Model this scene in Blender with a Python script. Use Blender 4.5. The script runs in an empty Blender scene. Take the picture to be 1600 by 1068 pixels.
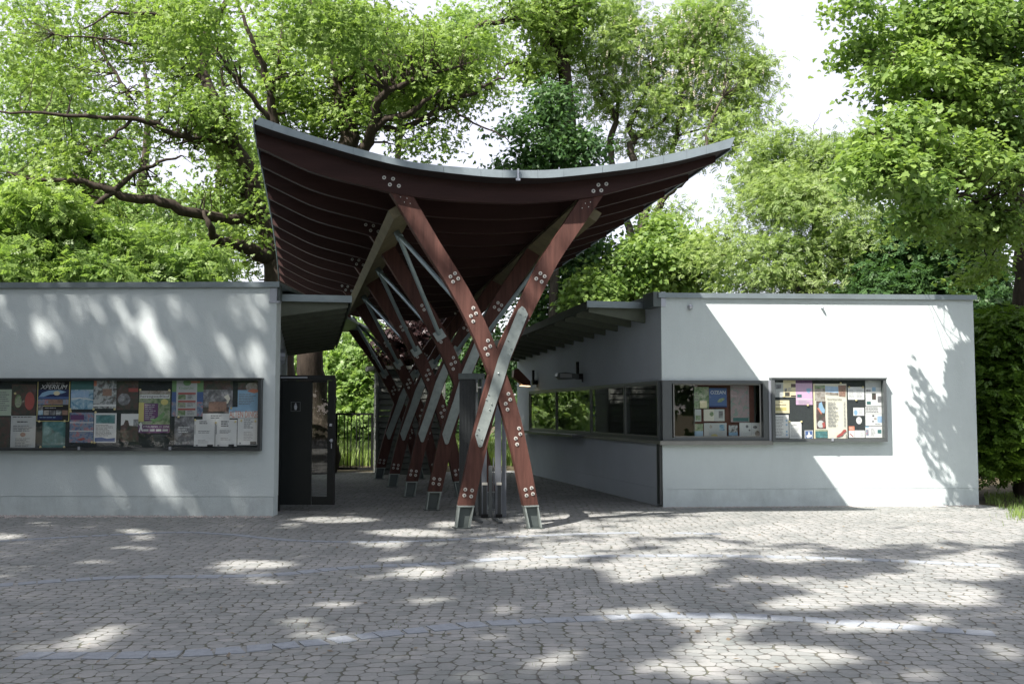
import bpy, bmesh, math, random
import numpy as np
from mathutils import Vector, Matrix

# ------------------------------------------------------------------ camera, sky, sun
scene = bpy.context.scene
col = scene.collection
F_PX = 1600.0                      # focal length in photo pixels (1600 wide photo)
EYE = 1.6
PITCH = math.atan(109.0 / F_PX)
cam_d = bpy.data.cameras.new('camera')
cam_d.sensor_width = 36.0
cam_d.lens = 36.0 * F_PX / 1600.0
cam_d.clip_end = 3000.0
cam = bpy.data.objects.new('camera', cam_d)
col.objects.link(cam)
cam.location = (0, 0, EYE)
cam.rotation_euler = (math.pi / 2 + PITCH, 0, 0)
scene.camera = cam

SUN_D = Vector((0.95, 1.0, -1.75)).normalized()      # direction the light travels
SUN_EL = math.asin(-SUN_D.z)
SUN_AZ = math.atan2(-SUN_D.x, -SUN_D.y)
world = bpy.data.worlds.new('World')
scene.world = world
world.use_nodes = True
wn = world.node_tree.nodes
wl = world.node_tree.links
bg = wn['Background']
sky = wn.new('ShaderNodeTexSky')
sky.sky_type = 'NISHITA'
sky.sun_disc = False
sky.sun_elevation = SUN_EL
sky.sun_rotation = SUN_AZ % (2 * math.pi)
sky.air_density = 1.0
sky.dust_density = 1.5
sky.ozone_density = 1.0
veil = wn.new('ShaderNodeMixRGB')          # thin bright summer haze over the blue
veil.inputs[0].default_value = 0.62
veil.inputs[2].default_value = (4.45, 4.0, 4.15, 1.0)
wl.new(sky.outputs['Color'], veil.inputs[1])
wl.new(veil.outputs[0], bg.inputs['Color'])
bg.inputs['Strength'].default_value = 0.12

sun_d = bpy.data.lights.new('sun', 'SUN')
sun_d.energy = 4.7
sun_d.angle = math.radians(0.5)
sun_d.color = (1.0, 0.90, 0.855)
sun = bpy.data.objects.new('sun', sun_d)
col.objects.link(sun)
sun.location = (-20, -20, 40)
sun.rotation_euler = SUN_D.to_track_quat('-Z', 'Y').to_euler()

vs = scene.view_settings
vs.view_transform = 'Standard'
vs.look = 'None'
vs.gamma = 1.0
vs.exposure = 1.38
try:
    scene.cycles.max_bounces = 6
    scene.cycles.diffuse_bounces = 3
    scene.cycles.glossy_bounces = 3
    scene.cycles.transmission_bounces = 4
    scene.cycles.transparent_max_bounces = 8
    scene.cycles.caustics_reflective = False
    scene.cycles.caustics_refractive = False
except Exception:
    pass

# ------------------------------------------------------------------ pixel helpers
CP, SP = math.cos(PITCH), math.sin(PITCH)


def ray(px, py):
    x = (px - 800.0) / F_PX
    y = -(py - 534.0) / F_PX
    return Vector((x, CP - y * SP, SP + y * CP))


def P(px, py, Y):
    d = ray(px, py)
    k = Y / d.y
    return Vector((d.x * k, Y, EYE + d.z * k))


def gp(px, py, z=0.0):
    d = ray(px, py)
    k = (z - EYE) / d.z
    return Vector((d.x * k, d.y * k, z))


def proj(p):
    """world points (n,3) -> photo pixels"""
    x = p[:, 0]
    v = p[:, 2] - EYE
    f = p[:, 1] * CP + v * SP
    u = -p[:, 1] * SP + v * CP
    return 800 + F_PX * x / f, 534 - F_PX * u / f


# ------------------------------------------------------------------ materials
def new_mat(name):
    m = bpy.data.materials.new(name)
    m.use_nodes = True
    nt = m.node_tree
    return m, nt, nt.nodes, nt.links, nt.nodes['Principled BSDF']


def rgb(c, a=1.0):
    return (c[0], c[1], c[2], a)


def simple(name, c, rough=0.6, metal=0.0, noise=0.12, nscale=6.0, bump=0.0, bscale=60.0, spec=0.5, streak=None):
    m, nt, n, l, b = new_mat(name)
    b.inputs['Roughness'].default_value = rough
    b.inputs['Metallic'].default_value = metal
    b.inputs['Specular IOR Level'].default_value = spec
    tc = n.new('ShaderNodeTexCoord')
    mp = n.new('ShaderNodeMapping')
    l.new(tc.outputs['Object'], mp.inputs['Vector'])
    if streak:
        mp.inputs['Scale'].default_value = streak
    t = n.new('ShaderNodeTexNoise')
    t.inputs['Scale'].default_value = nscale
    t.inputs['Detail'].default_value = 6.0
    t.inputs['Roughness'].default_value = 0.65
    l.new(mp.outputs['Vector'], t.inputs['Vector'])
    r = n.new('ShaderNodeValToRGB')
    r.color_ramp.elements[0].position = 0.3
    r.color_ramp.elements[1].position = 0.7
    r.color_ramp.elements[0].color = rgb([v * (1 - noise) for v in c])
    r.color_ramp.elements[1].color = rgb([min(1, v * (1 + noise)) for v in c])
    l.new(t.outputs['Fac'], r.inputs['Fac'])
    l.new(r.outputs['Color'], b.inputs['Base Color'])
    if bump > 0:
        t2 = n.new('ShaderNodeTexNoise')
        t2.inputs['Scale'].default_value = bscale
        t2.inputs['Detail'].default_value = 3.0
        l.new(mp.outputs['Vector'], t2.inputs['Vector'])
        bp = n.new('ShaderNodeBump')
        bp.inputs['Strength'].default_value = bump
        bp.inputs['Distance'].default_value = 0.01
        l.new(t2.outputs['Fac'], bp.inputs['Height'])
        l.new(bp.outputs['Normal'], b.inputs['Normal'])
    return m


def picture(name, cols, scale=14.0, rough=0.35, distort=1.5):
    """a printed picture: patches of several inks"""
    m, nt, n, l, b = new_mat(name)
    b.inputs['Roughness'].default_value = rough
    tc = n.new('ShaderNodeTexCoord')
    t = n.new('ShaderNodeTexNoise')
    t.inputs['Scale'].default_value = scale * 0.5
    t.inputs['Detail'].default_value = 9.0
    t.inputs['Roughness'].default_value = 0.68
    t.inputs['Distortion'].default_value = 0.5
    l.new(tc.outputs['Object'], t.inputs['Vector'])
    r = n.new('ShaderNodeValToRGB')
    cr = r.color_ramp
    while len(cr.elements) < len(cols):
        cr.elements.new(0.5)
    for i, c in enumerate(cols):
        cr.elements[i].position = 0.3 + 0.4 * i / max(1, len(cols) - 1)
        cr.elements[i].color = rgb(c)
    l.new(t.outputs['Fac'], r.inputs['Fac'])
    l.new(r.outputs['Color'], b.inputs['Base Color'])
    return m


def leaf_mat(name, c1, c2, trans=0.4, tr_col=None, clump=0.5, rough=0.45):
    m, nt, n, l, b = new_mat(name)
    out = n['Material Output']
    geo = n.new('ShaderNodeNewGeometry')
    tc = n.new('ShaderNodeTexCoord')
    t = n.new('ShaderNodeTexNoise')
    t.inputs['Scale'].default_value = clump
    t.inputs['Detail'].default_value = 2.0
    l.new(tc.outputs['Object'], t.inputs['Vector'])
    ad = n.new('ShaderNodeMath')
    ad.operation = 'MULTIPLY_ADD'
    l.new(geo.outputs['Random Per Island'], ad.inputs[0])
    ad.inputs[1].default_value = 0.55
    sc = n.new('ShaderNodeMath')
    sc.operation = 'MULTIPLY_ADD'
    l.new(t.outputs['Fac'], sc.inputs[0])
    sc.inputs[1].default_value = 1.4
    sc.inputs[2].default_value = -0.45
    l.new(sc.outputs[0], ad.inputs[2])
    r = n.new('ShaderNodeValToRGB')
    r.color_ramp.elements[0].color = rgb(c1)
    r.color_ramp.elements[1].color = rgb(c2)
    l.new(ad.outputs[0], r.inputs['Fac'])
    l.new(r.outputs['Color'], b.inputs['Base Color'])
    b.inputs['Roughness'].default_value = rough
    b.inputs['Specular IOR Level'].default_value = 0.35
    tr = n.new('ShaderNodeBsdfTranslucent')
    hs = n.new('ShaderNodeMixRGB')
    hs.blend_type = 'MULTIPLY'
    hs.inputs[0].default_value = 1.0
    hs.inputs[2].default_value = rgb(tr_col or (1.3, 1.35, 0.8))
    l.new(r.outputs['Color'], hs.inputs[1])
    l.new(hs.outputs[0], tr.inputs['Color'])
    mx = n.new('ShaderNodeMixShader')
    mx.inputs[0].default_value = trans
    l.new(b.outputs[0], mx.inputs[1])
    l.new(tr.outputs[0], mx.inputs[2])
    l.new(mx.outputs[0], out.inputs['Surface'])
    return m


def glass_mat(name, ior=1.5, tint=(0.97, 0.985, 0.98)):
    m, nt, n, l, b = new_mat(name)
    out = n['Material Output']
    fr = n.new('ShaderNodeFresnel')
    fr.inputs['IOR'].default_value = ior
    tr = n.new('ShaderNodeBsdfTransparent')
    tr.inputs['Color'].default_value = rgb(tint)
    gl = n.new('ShaderNodeBsdfGlossy')
    gl.inputs['Roughness'].default_value = 0.0
    gl.inputs['Color'].default_value = (0.95, 0.97, 0.96, 1)
    mx = n.new('ShaderNodeMixShader')
    geo = n.new('ShaderNodeNewGeometry')          # the inner face of the sheet passes light on
    iv = n.new('ShaderNodeMath')
    iv.operation = 'SUBTRACT'
    iv.inputs[0].default_value = 1.0
    l.new(geo.outputs['Backfacing'], iv.inputs[1])
    mu = n.new('ShaderNodeMath')
    mu.operation = 'MULTIPLY'
    l.new(fr.outputs[0], mu.inputs[0])
    l.new(iv.outputs[0], mu.inputs[1])
    l.new(mu.outputs[0], mx.inputs[0])
    l.new(tr.outputs[0], mx.inputs[1])
    l.new(gl.outputs[0], mx.inputs[2])
    l.new(mx.outputs[0], out.inputs['Surface'])
    n.remove(b)
    return m


def emit_mat(name, c, s):
    m, nt, n, l, b = new_mat(name)
    b.inputs['Base Color'].default_value = rgb(c)
    b.inputs['Emission Color'].default_value = rgb(c)
    b.inputs['Emission Strength'].default_value = s
    return m


def paving_mat():
    m, nt, n, l, b = new_mat('paving stones')
    tc = n.new('ShaderNodeTexCoord')
    # gentle warp so the courses wander
    wz = n.new('ShaderNodeTexNoise')
    wz.inputs['Scale'].default_value = 0.6
    l.new(tc.outputs['Object'], wz.inputs['Vector'])
    mixv = n.new('ShaderNodeVectorMath')
    mixv.operation = 'MULTIPLY_ADD'
    l.new(wz.outputs['Color'], mixv.inputs[0])
    mixv.inputs[1].default_value = (0.25, 0.25, 0)
    l.new(tc.outputs['Object'], mixv.inputs[2])
    mp = n.new('ShaderNodeMapping')
    mp.inputs['Scale'].default_value = (9.2, 9.4, 1.0)
    l.new(mixv.outputs[0], mp.inputs['Vector'])
    ve = n.new('ShaderNodeTexVoronoi')
    ve.voronoi_dimensions = '2D'
    ve.feature = 'DISTANCE_TO_EDGE'
    ve.inputs['Scale'].default_value = 1.0
    ve.inputs['Randomness'].default_value = 0.62
    vf = n.new('ShaderNodeTexVoronoi')
    vf.voronoi_dimensions = '2D'
    vf.feature = 'F1'
    vf.inputs['Scale'].default_value = 1.0
    vf.inputs['Randomness'].default_value = 0.62
    for v in (ve, vf):
        l.new(mp.outputs['Vector'], v.inputs['Vector'])
    # rounded corners: edge distance minus a bit of centre distance
    ma = n.new('ShaderNodeMath')
    ma.operation = 'MULTIPLY_ADD'
    l.new(vf.outputs['Distance'], ma.inputs[0])
    ma.inputs[1].default_value = -0.34
    l.new(ve.outputs['Distance'], ma.inputs[2])
    st = n.new('ShaderNodeMapRange')
    st.interpolation_type = 'SMOOTHSTEP'
    st.inputs['From Min'].default_value = -0.20
    st.inputs['From Max'].default_value = -0.11
    l.new(ma.outputs[0], st.inputs['Value'])
    # stone tone per cell + dirt
    sep = n.new('ShaderNodeSeparateColor')
    l.new(vf.outputs['Color'], sep.inputs[0])
    r = n.new('ShaderNodeValToRGB')
    r.color_ramp.elements[0].color = (0.220, 0.241, 0.237, 1)
    r.color_ramp.elements[1].color = (0.292, 0.306, 0.298, 1)
    l.new(sep.outputs[0], r.inputs['Fac'])
    dn = n.new('ShaderNodeTexNoise')
    dn.inputs['Scale'].default_value = 0.9
    dn.inputs['Detail'].default_value = 8.0
    dn.inputs['Roughness'].default_value = 0.7
    l.new(tc.outputs['Object'], dn.inputs['Vector'])
    dr = n.new('ShaderNodeValToRGB')
    dr.color_ramp.elements[0].position = 0.3
    dr.color_ramp.elements[1].position = 0.7
    dr.color_ramp.elements[0].color = (0.70, 0.73, 0.69, 1)
    dr.color_ramp.elements[1].color = (1.15, 1.12, 1.09, 1)
    l.new(dn.outputs['Fac'], dr.inputs['Fac'])
    fn = n.new('ShaderNodeTexNoise')
    fn.inputs['Scale'].default_value = 45.0
    fn.inputs['Detail'].default_value = 4.0
    l.new(tc.outputs['Object'], fn.inputs['Vector'])
    fr_ = n.new('ShaderNodeMapRange')
    fr_.inputs['To Min'].default_value = 0.82
    fr_.inputs['To Max'].default_value = 1.18
    l.new(fn.outputs['Fac'], fr_.inputs['Value'])
    m1 = n.new('ShaderNodeMixRGB')
    m1.blend_type = 'MULTIPLY'
    m1.inputs[0].default_value = 1.0
    l.new(r.outputs[0], m1.inputs[1])
    l.new(dr.outputs[0], m1.inputs[2])
    m2 = n.new('ShaderNodeMixRGB')
    m2.blend_type = 'MULTIPLY'
    m2.inputs[0].default_value = 1.0
    l.new(m1.outputs[0], m2.inputs[1])
    l.new(fr_.outputs[0], m2.inputs[2])
    # joint: earth and moss
    jr = n.new('ShaderNodeValToRGB')
    jr.color_ramp.elements[0].position = 0.4
    jr.color_ramp.elements[1].position = 0.62
    jr.color_ramp.elements[0].color = (0.105, 0.105, 0.092, 1)
    jr.color_ramp.elements[1].color = (0.10, 0.112, 0.072, 1)
    l.new(dn.outputs['Fac'], jr.inputs['Fac'])
    mx = n.new('ShaderNodeMixRGB')
    l.new(st.outputs[0], mx.inputs[0])
    l.new(jr.outputs[0], mx.inputs[1])
    l.new(m2.outputs[0], mx.inputs[2])
    l.new(mx.outputs[0], b.inputs['Base Color'])
    b.inputs['Roughness'].default_value = 0.8
    b.inputs['Specular IOR Level'].default_value = 0.3
    h = n.new('ShaderNodeMath')
    h.operation = 'MULTIPLY_ADD'
    l.new(fn.outputs['Fac'], h.inputs[0])
    h.inputs[1].default_value = 0.12
    l.new(st.outputs[0], h.inputs[2])
    bp = n.new('ShaderNodeBump')
    bp.inputs['Strength'].default_value = 0.7
    bp.inputs['Distance'].default_value = 0.02
    l.new(h.outputs[0], bp.inputs['Height'])
    l.new(bp.outputs['Normal'], b.inputs['Normal'])
    return m


M = {}
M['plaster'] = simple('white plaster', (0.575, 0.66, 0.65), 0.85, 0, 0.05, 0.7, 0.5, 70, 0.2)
def weather(m, amount):
    """rain streaks and blotches"""
    nt = m.node_tree
    n, l = nt.nodes, nt.links
    b = n['Principled BSDF']
    src = b.inputs['Base Color'].links[0].from_socket
    tc = n.new('ShaderNodeTexCoord')
    mp = n.new('ShaderNodeMapping')
    mp.inputs['Scale'].default_value = (1.3, 1.3, 0.3)
    l.new(tc.outputs['Object'], mp.inputs['Vector'])
    t = n.new('ShaderNodeTexNoise')
    t.inputs['Scale'].default_value = 2.2
    t.inputs['Detail'].default_value = 7.0
    t.inputs['Roughness'].default_value = 0.7
    l.new(mp.outputs['Vector'], t.inputs['Vector'])
    r = n.new('ShaderNodeValToRGB')
    r.color_ramp.elements[0].position = 0.34
    r.color_ramp.elements[1].position = 0.56
    r.color_ramp.elements[0].color = (1 - amount, 1 - amount * .92, 1 - amount * .95, 1)
    r.color_ramp.elements[1].color = (1, 1, 1, 1)
    l.new(t.outputs['Fac'], r.inputs['Fac'])
    mx = n.new('ShaderNodeMixRGB')
    mx.blend_type = 'MULTIPLY'
    mx.inputs[0].default_value = 1.0
    l.new(src, mx.inputs[1])
    l.new(r.outputs[0], mx.inputs[2])
    l.new(mx.outputs[0], b.inputs['Base Color'])


weather(M['plaster'], 0.045)
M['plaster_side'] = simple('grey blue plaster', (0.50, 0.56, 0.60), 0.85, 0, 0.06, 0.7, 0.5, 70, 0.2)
M['plinth'] = simple('plinth plaster', (0.555, 0.64, 0.63), 0.9, 0, 0.12, 2.5, 0.5, 90, 0.2)
weather(M['plinth'], 0.12)
M['zinc'] = simple('zinc sheet', (0.235, 0.29, 0.30), 0.42, 0.55, 0.12, 3.0, 0.05, 20)
M['zinc_dark'] = simple('dark zinc', (0.10, 0.125, 0.12), 0.45, 0.5, 0.15, 3.0)
M['red_wood'] = simple('red brown stained timber', (0.080, 0.037, 0.028), 0.6, 0, 0.4, 9.0, 0.35, 30, 0.22, (1.5, 1.5, 0.1))
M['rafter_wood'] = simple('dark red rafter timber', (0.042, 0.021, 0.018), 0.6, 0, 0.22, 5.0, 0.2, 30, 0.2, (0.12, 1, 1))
M['purlin_wood'] = simple('pale olive timber', (0.13, 0.115, 0.06), 0.7, 0, 0.25, 6.0, 0.2, 30)  # paler and more olive than the other canopy timber
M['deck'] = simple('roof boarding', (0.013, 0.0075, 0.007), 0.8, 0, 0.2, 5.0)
M['galv'] = simple('galvanised steel', (0.31, 0.365, 0.34), 0.48, 0.6, 0.16, 9.0)
M['bolt'] = simple('galvanised bolt', (0.56, 0.56, 0.51), 0.42, 0.35, 0.1, 20.0)
M['tube'] = simple('grey green strut paint', (0.28, 0.36, 0.37), 0.35, 0.4, 0.1, 8.0)
M['anthracite'] = simple('anthracite paint', (0.035, 0.042, 0.043), 0.38, 0, 0.1, 4.0)
M['black'] = simple('black paint', (0.008, 0.0095, 0.0095), 0.45, 0, 0.1, 4.0, 0, 60, 0.3)
M['door'] = simple('black green door sheet', (0.008, 0.011, 0.0105), 0.34, 0, 0.1, 4.0, 0, 60, 0.3)
M['board'] = simple('felt notice board', (0.035, 0.043, 0.045), 0.9, 0, 0.15, 30.0)
M['frame'] = simple('grey window frame', (0.09, 0.105, 0.105), 0.4, 0.2, 0.08, 5.0)
M['steel_grey'] = simple('grey steel post', (0.16, 0.18, 0.20), 0.4, 0.4, 0.1, 5.0)
M['frame_light'] = simple('pale aluminium', (0.42, 0.46, 0.50), 0.38, 0.5, 0.06, 5.0)
M['sill'] = simple('sill sheet', (0.22, 0.23, 0.21), 0.45, 0.3, 0.1, 5.0)
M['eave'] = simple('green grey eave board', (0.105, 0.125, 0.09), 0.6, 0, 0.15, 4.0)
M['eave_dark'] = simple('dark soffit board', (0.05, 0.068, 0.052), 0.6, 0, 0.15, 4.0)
M['shed'] = simple('grey slat siding', (0.10, 0.115, 0.10), 0.6, 0, 0.12, 5.0)
M['inner'] = simple('room lining', (0.10, 0.10, 0.10), 0.8, 0, 0.2, 1.0)
M['inner_red'] = simple('red brown curtain', (0.12, 0.045, 0.035), 0.8, 0, 0.2, 5.0)
M['glass'] = glass_mat('clear glass', 1.6)
M['glass_win'] = glass_mat('window glass', 1.8, (0.93, 0.95, 0.94))
M['glass_side'] = glass_mat('coated window glass', 2.8, (0.90, 0.93, 0.92))
M['white'] = simple('white paper', (0.72, 0.74, 0.73), 0.6, 0, 0.03, 5.0)
M['paper_green'] = simple('pale green paper', (0.42, 0.52, 0.36), 0.6, 0, 0.05, 5.0)
M['paper_grey'] = simple('grey paper', (0.5, 0.53, 0.52), 0.6, 0, 0.05, 5.0)
M['cream'] = simple('cream paper', (0.70, 0.66, 0.50), 0.6, 0, 0.05, 5.0)
M['yellow'] = simple('yellow ink', (0.62, 0.52, 0.05), 0.5, 0, 0.05, 5.0)
M['pale_yellow'] = simple('pale yellow paper', (0.80, 0.68, 0.33), 0.5, 0, 0.05, 5.0)
M['pink'] = simple('lilac paper', (0.68, 0.40, 0.62), 0.5, 0, 0.05, 5.0)
M['blue'] = simple('blue ink', (0.04, 0.12, 0.35), 0.5, 0, 0.1, 5.0)
M['navy'] = simple('navy ink', (0.02, 0.03, 0.11), 0.5, 0, 0.1, 5.0)
M['lightblue'] = simple('light blue ink', (0.22, 0.45, 0.66), 0.5, 0, 0.1, 5.0)
M['red'] = simple('red ink', (0.45, 0.05, 0.03), 0.5, 0, 0.1, 5.0)
M['orange'] = simple('orange ink', (0.72, 0.18, 0.05), 0.5, 0, 0.1, 5.0)
M['green'] = simple('green ink', (0.13, 0.33, 0.07), 0.5, 0, 0.1, 5.0)
M['teal'] = simple('teal ink', (0.02, 0.16, 0.15), 0.5, 0, 0.1, 5.0)
M['purple'] = simple('purple ink', (0.13, 0.03, 0.15), 0.5, 0, 0.1, 5.0)
M['ink'] = simple('grey print', (0.20, 0.21, 0.22), 0.6, 0, 0.1, 5.0)
M['ink_dark'] = simple('black print', (0.02, 0.02, 0.025), 0.6, 0, 0.1, 5.0)
M['ink_soft'] = simple('pale print', (0.42, 0.43, 0.44), 0.6, 0, 0.1, 5.0)
M['pin'] = simple('cream pin head', (0.72, 0.62, 0.32), 0.4, 0, 0.05, 5.0)
M['pic_sea'] = picture('sea photo', [(0.02, 0.10, 0.20), (0.10, 0.32, 0.50), (0.45, 0.62, 0.70), (0.05, 0.18, 0.24)], 16)
M['pic_city'] = picture('town photo', [(0.30, 0.08, 0.07), (0.10, 0.13, 0.12), (0.55, 0.56, 0.55), (0.10, 0.18, 0.10)], 22)
M['pic_dark'] = picture('dark photo', [(0.02, 0.025, 0.02), (0.05, 0.065, 0.045), (0.12, 0.05, 0.04), (0.11, 0.13, 0.14)], 14)
M['pic_teal'] = picture('teal photo', [(0.01, 0.07, 0.07), (0.04, 0.22, 0.22), (0.20, 0.42, 0.42)], 12)
M['pic_grey'] = picture('grey photo', [(0.03, 0.03, 0.035), (0.18, 0.18, 0.19), (0.5, 0.5, 0.5)], 18)
M['pic_collage'] = picture('collage photo', [(0.45, 0.42, 0.50), (0.08, 0.12, 0.30), (0.20, 0.32, 0.42), (0.5, 0.12, 0.14), (0.6, 0.6, 0.62)], 26)
M['pic_green'] = picture('green photo', [(0.03, 0.04, 0.03), (0.12, 0.24, 0.06), (0.34, 0.40, 0.22), (0.15, 0.06, 0.17)], 18)
M['pic_rock'] = picture('rock photo', [(0.06, 0.05, 0.03), (0.25, 0.20, 0.14), (0.45, 0.40, 0.34), (0.10, 0.12, 0.06)], 20)
M['pic_sky'] = picture('sky photo', [(0.12, 0.30, 0.60), (0.32, 0.52, 0.75), (0.6, 0.68, 0.75)], 8)
M['pic_orange'] = picture('orange photo', [(0.18, 0.07, 0.04), (0.38, 0.20, 0.12), (0.10, 0.06, 0.05)], 16)
M['pic_map'] = picture('painted map', [(0.10, 0.26, 0.26), (0.34, 0.30, 0.28), (0.40, 0.24, 0.26), (0.16, 0.28, 0.22), (0.42, 0.38, 0.32)], 22)
M['bark'] = simple('oak bark', (0.040, 0.033, 0.025), 0.9, 0, 0.4, 5.0, 1.0, 14, 0.2, (2.5, 2.5, 0.5))
M['bark_light'] = simple('grey bark', (0.065, 0.056, 0.045), 0.9, 0, 0.4, 5.0, 1.0, 14, 0.2, (2.5, 2.5, 0.5))
M['soil'] = simple('earth and short grass', (0.085, 0.075, 0.045), 0.95, 0, 0.4, 1.5, 0.6, 20, 0.1)
M['asphalt_path'] = simple('gravel path', (0.36, 0.33, 0.29), 0.95, 0, 0.15, 3.0, 0.4, 60, 0.1)
M['granite'] = simple('blue grey granite', (0.255, 0.290, 0.31), 0.85, 0, 0.16, 16.0, 0.4, 60, 0.3)
M['pebble'] = simple('pebbles', (0.40, 0.37, 0.34), 0.8, 0, 0.35, 22.0)
M['paving'] = paving_mat()
M['lamp_hood'] = simple('rust red lamp hood', (0.14, 0.045, 0.03), 0.4, 0.2, 0.1, 6.0)
M['lamp_lens'] = emit_mat('lit lamp lens', (1.0, 0.72, 0.38), 1.3)
M['lens_off'] = simple('unlit lens', (0.35, 0.37, 0.37), 0.2, 0, 0.05, 6.0)

# faded inks: prints behind glass lose their colour
for k_, m_ in M.items():
    if k_.startswith('pic_') or k_ in ('yellow', 'pale_yellow', 'pink', 'blue', 'lightblue', 'red', 'orange', 'green', 'teal', 'purple', 'paper_green', 'cream'):
        for nd in m_.node_tree.nodes:
            if nd.type == 'VALTORGB':
                for e_ in nd.color_ramp.elements:
                    c_ = e_.color
                    lum = 0.3 * c_[0] + 0.6 * c_[1] + 0.1 * c_[2]
                    e_.color = rgb([0.74 * v + 0.26 * lum * t_ + 0.02 for v, t_ in zip(c_[:3], (0.92, 1.02, 1.12))])

# ------------------------------------------------------------------ mesh builder
class MB:
    def __init__(self):
        self.v, self.f, self.mi, self.mats = [], [], [], []

    def mat(self, key):
        m = M[key] if isinstance(key, str) else key
        if m not in self.mats:
            self.mats.append(m)
        return self.mats.index(m)

    def add(self, verts, faces, key):
        o = len(self.v)
        k = self.mat(key)
        self.v.extend([tuple(p) for p in verts])
        for f in faces:
            self.f.append(tuple(i + o for i in f))
            self.mi.append(k)
        return self

    def hexa(self, p, key):
        """8 corners: 0-3 one face (loop), 4-7 the opposite"""
        return self.add(p, [(3, 2, 1, 0), (4, 5, 6, 7), (0, 1, 5, 4), (1, 2, 6, 5), (2, 3, 7, 6), (3, 0, 4, 7)], key)

    def box(self, a, b, key):
        x0, y0, z0 = a
        x1, y1, z1 = b
        return self.hexa([(x0, y0, z0), (x1, y0, z0), (x1, y1, z0), (x0, y1, z0),
                          (x0, y0, z1), (x1, y0, z1), (x1, y1, z1), (x0, y1, z1)], key)

    def obox(self, p0, p1, w, h, key, up=(0, 0, 1)):
        """bar from p0 to p1, width w across, height h along up"""
        p0, p1 = Vector(p0), Vector(p1)
        d = (p1 - p0).normalized()
        up = Vector(up)
        s = d.cross(up).normalized() * (w / 2)
        u = s.cross(d).normalized() * (h / 2)
        q = []
        for p in (p0, p1):
            q += [p - s - u, p + s - u, p + s + u, p - s + u]
        return self.hexa(q, key)

    def prism(self, poly, ext, key):
        n = len(poly)
        e = Vector(ext)
        v = [Vector(p) for p in poly] + [Vector(p) + e for p in poly]
        f = [tuple(range(n))[::-1], tuple(range(n, 2 * n))]
        for i in range(n):
            j = (i + 1) % n
            f.append((i, j, n + j, n + i))
        return self.add(v, f, key)

    def ribbon(self, left, right, ext, key):
        """bar with curved sides: left/right edge polylines, extruded by ext"""
        n = len(left)
        e = Vector(ext)
        v = [Vector(p) for p in left] + [Vector(p) for p in right]
        v += [p + e for p in v]
        f = []
        for i in range(n - 1):
            a, b, c, d = i, i + 1, n + i + 1, n + i
            o = 2 * n
            f += [(a, b, c, d), (o + d, o + c, o + b, o + a), (a, o + a, o + b, b), (d, c, o + c, o + d)]
        o = 2 * n
        f += [(0, n, o + n, o), (n - 1, o + n - 1, o + 2 * n - 1, 2 * n - 1)]
        return self.add(v, f, key)

    def tube(self, pts, rad, n, key, cap=True):
        pts = [Vector(p) for p in pts]
        vs_, fs = [], []
        prev = None
        for i, p in enumerate(pts):
            if i == 0:
                d = pts[1] - p
            elif i == len(pts) - 1:
                d = p - pts[i - 1]
            else:
                d = pts[i + 1] - pts[i - 1]
            d.normalize()
            if prev is None:
                a = Vector((0, 0, 1)) if abs(d.z) < 0.9 else Vector((1, 0, 0))
                s = d.cross(a).normalized()
            else:
                s = (prev - d * prev.dot(d))
                s = s.normalized() if s.length > 1e-6 else d.orthogonal().normalized()
            prev = s
            t = d.cross(s)
            r = rad[i] if hasattr(rad, '__len__') else rad
            for k in range(n):
                a = 2 * math.pi * k / n
                vs_.append(p + (s * math.cos(a) + t * math.sin(a)) * r)
        for i in range(len(pts) - 1):
            for k in range(n):
                k2 = (k + 1) % n
                fs.append((i * n + k, i * n + k2, (i + 1) * n + k2, (i + 1) * n + k))
        if cap:
            fs.append(tuple(range(n))[::-1])
            fs.append(tuple(range((len(pts) - 1) * n, len(pts) * n)))
        return self.add(vs_, fs, key)

    def bolt(self, p, nrm, r, key, key2='zinc_dark'):
        """washer disc with a domed nut"""
        p, nrm = Vector(p), Vector(nrm).normalized()
        self.tube([p - nrm * 0.002, p + nrm * 0.006], r, 12, key)
        self.tube([p + nrm * 0.006, p + nrm * 0.018], [r * 0.5, r * 0.42], 6, key2)
        return self

    def build(self, name, parent=None, origin=None, smooth=False):
        me = bpy.data.meshes.new(name)
        if parent is not None:
            o3 = Vector(world_loc(parent))
        else:
            o3 = Vector(origin) if origin is not None else Vector((0, 0, 0))
        me.from_pydata([(x - o3.x, y - o3.y, z - o3.z) for x, y, z in self.v], [], self.f)
        for m in self.mats:
            me.materials.append(m)
        me.polygons.foreach_set('material_index', self.mi)
        if smooth:
            me.polygons.foreach_set('use_smooth', [True] * len(me.polygons))
        me.update()
        bm = bmesh.new()
        bm.from_mesh(me)
        bmesh.ops.recalc_face_normals(bm, faces=bm.faces)
        bm.to_mesh(me)
        bm.free()
        o = bpy.data.objects.new(name, me)
        col.objects.link(o)
        if parent is not None:
            o.parent = parent
        else:
            o.location = o3
        return o


WL = {}


def world_loc(o):
    p = Vector((0, 0, 0))
    while o is not None:
        p += o.location
        o = o.parent
    return p


def tag(o, label, cat, group=None):
    o['label'] = label
    o['category'] = cat
    if group:
        o['group'] = group
    return o


def thing(name, loc, label, cat, group=None):
    o = bpy.data.objects.new(name, None)
    o.empty_display_size = 0.2
    col.objects.link(o)
    o.location = loc
    return tag(o, label, cat, group)


def structure(o, kind='structure'):
    o['kind'] = kind
    return o


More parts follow.
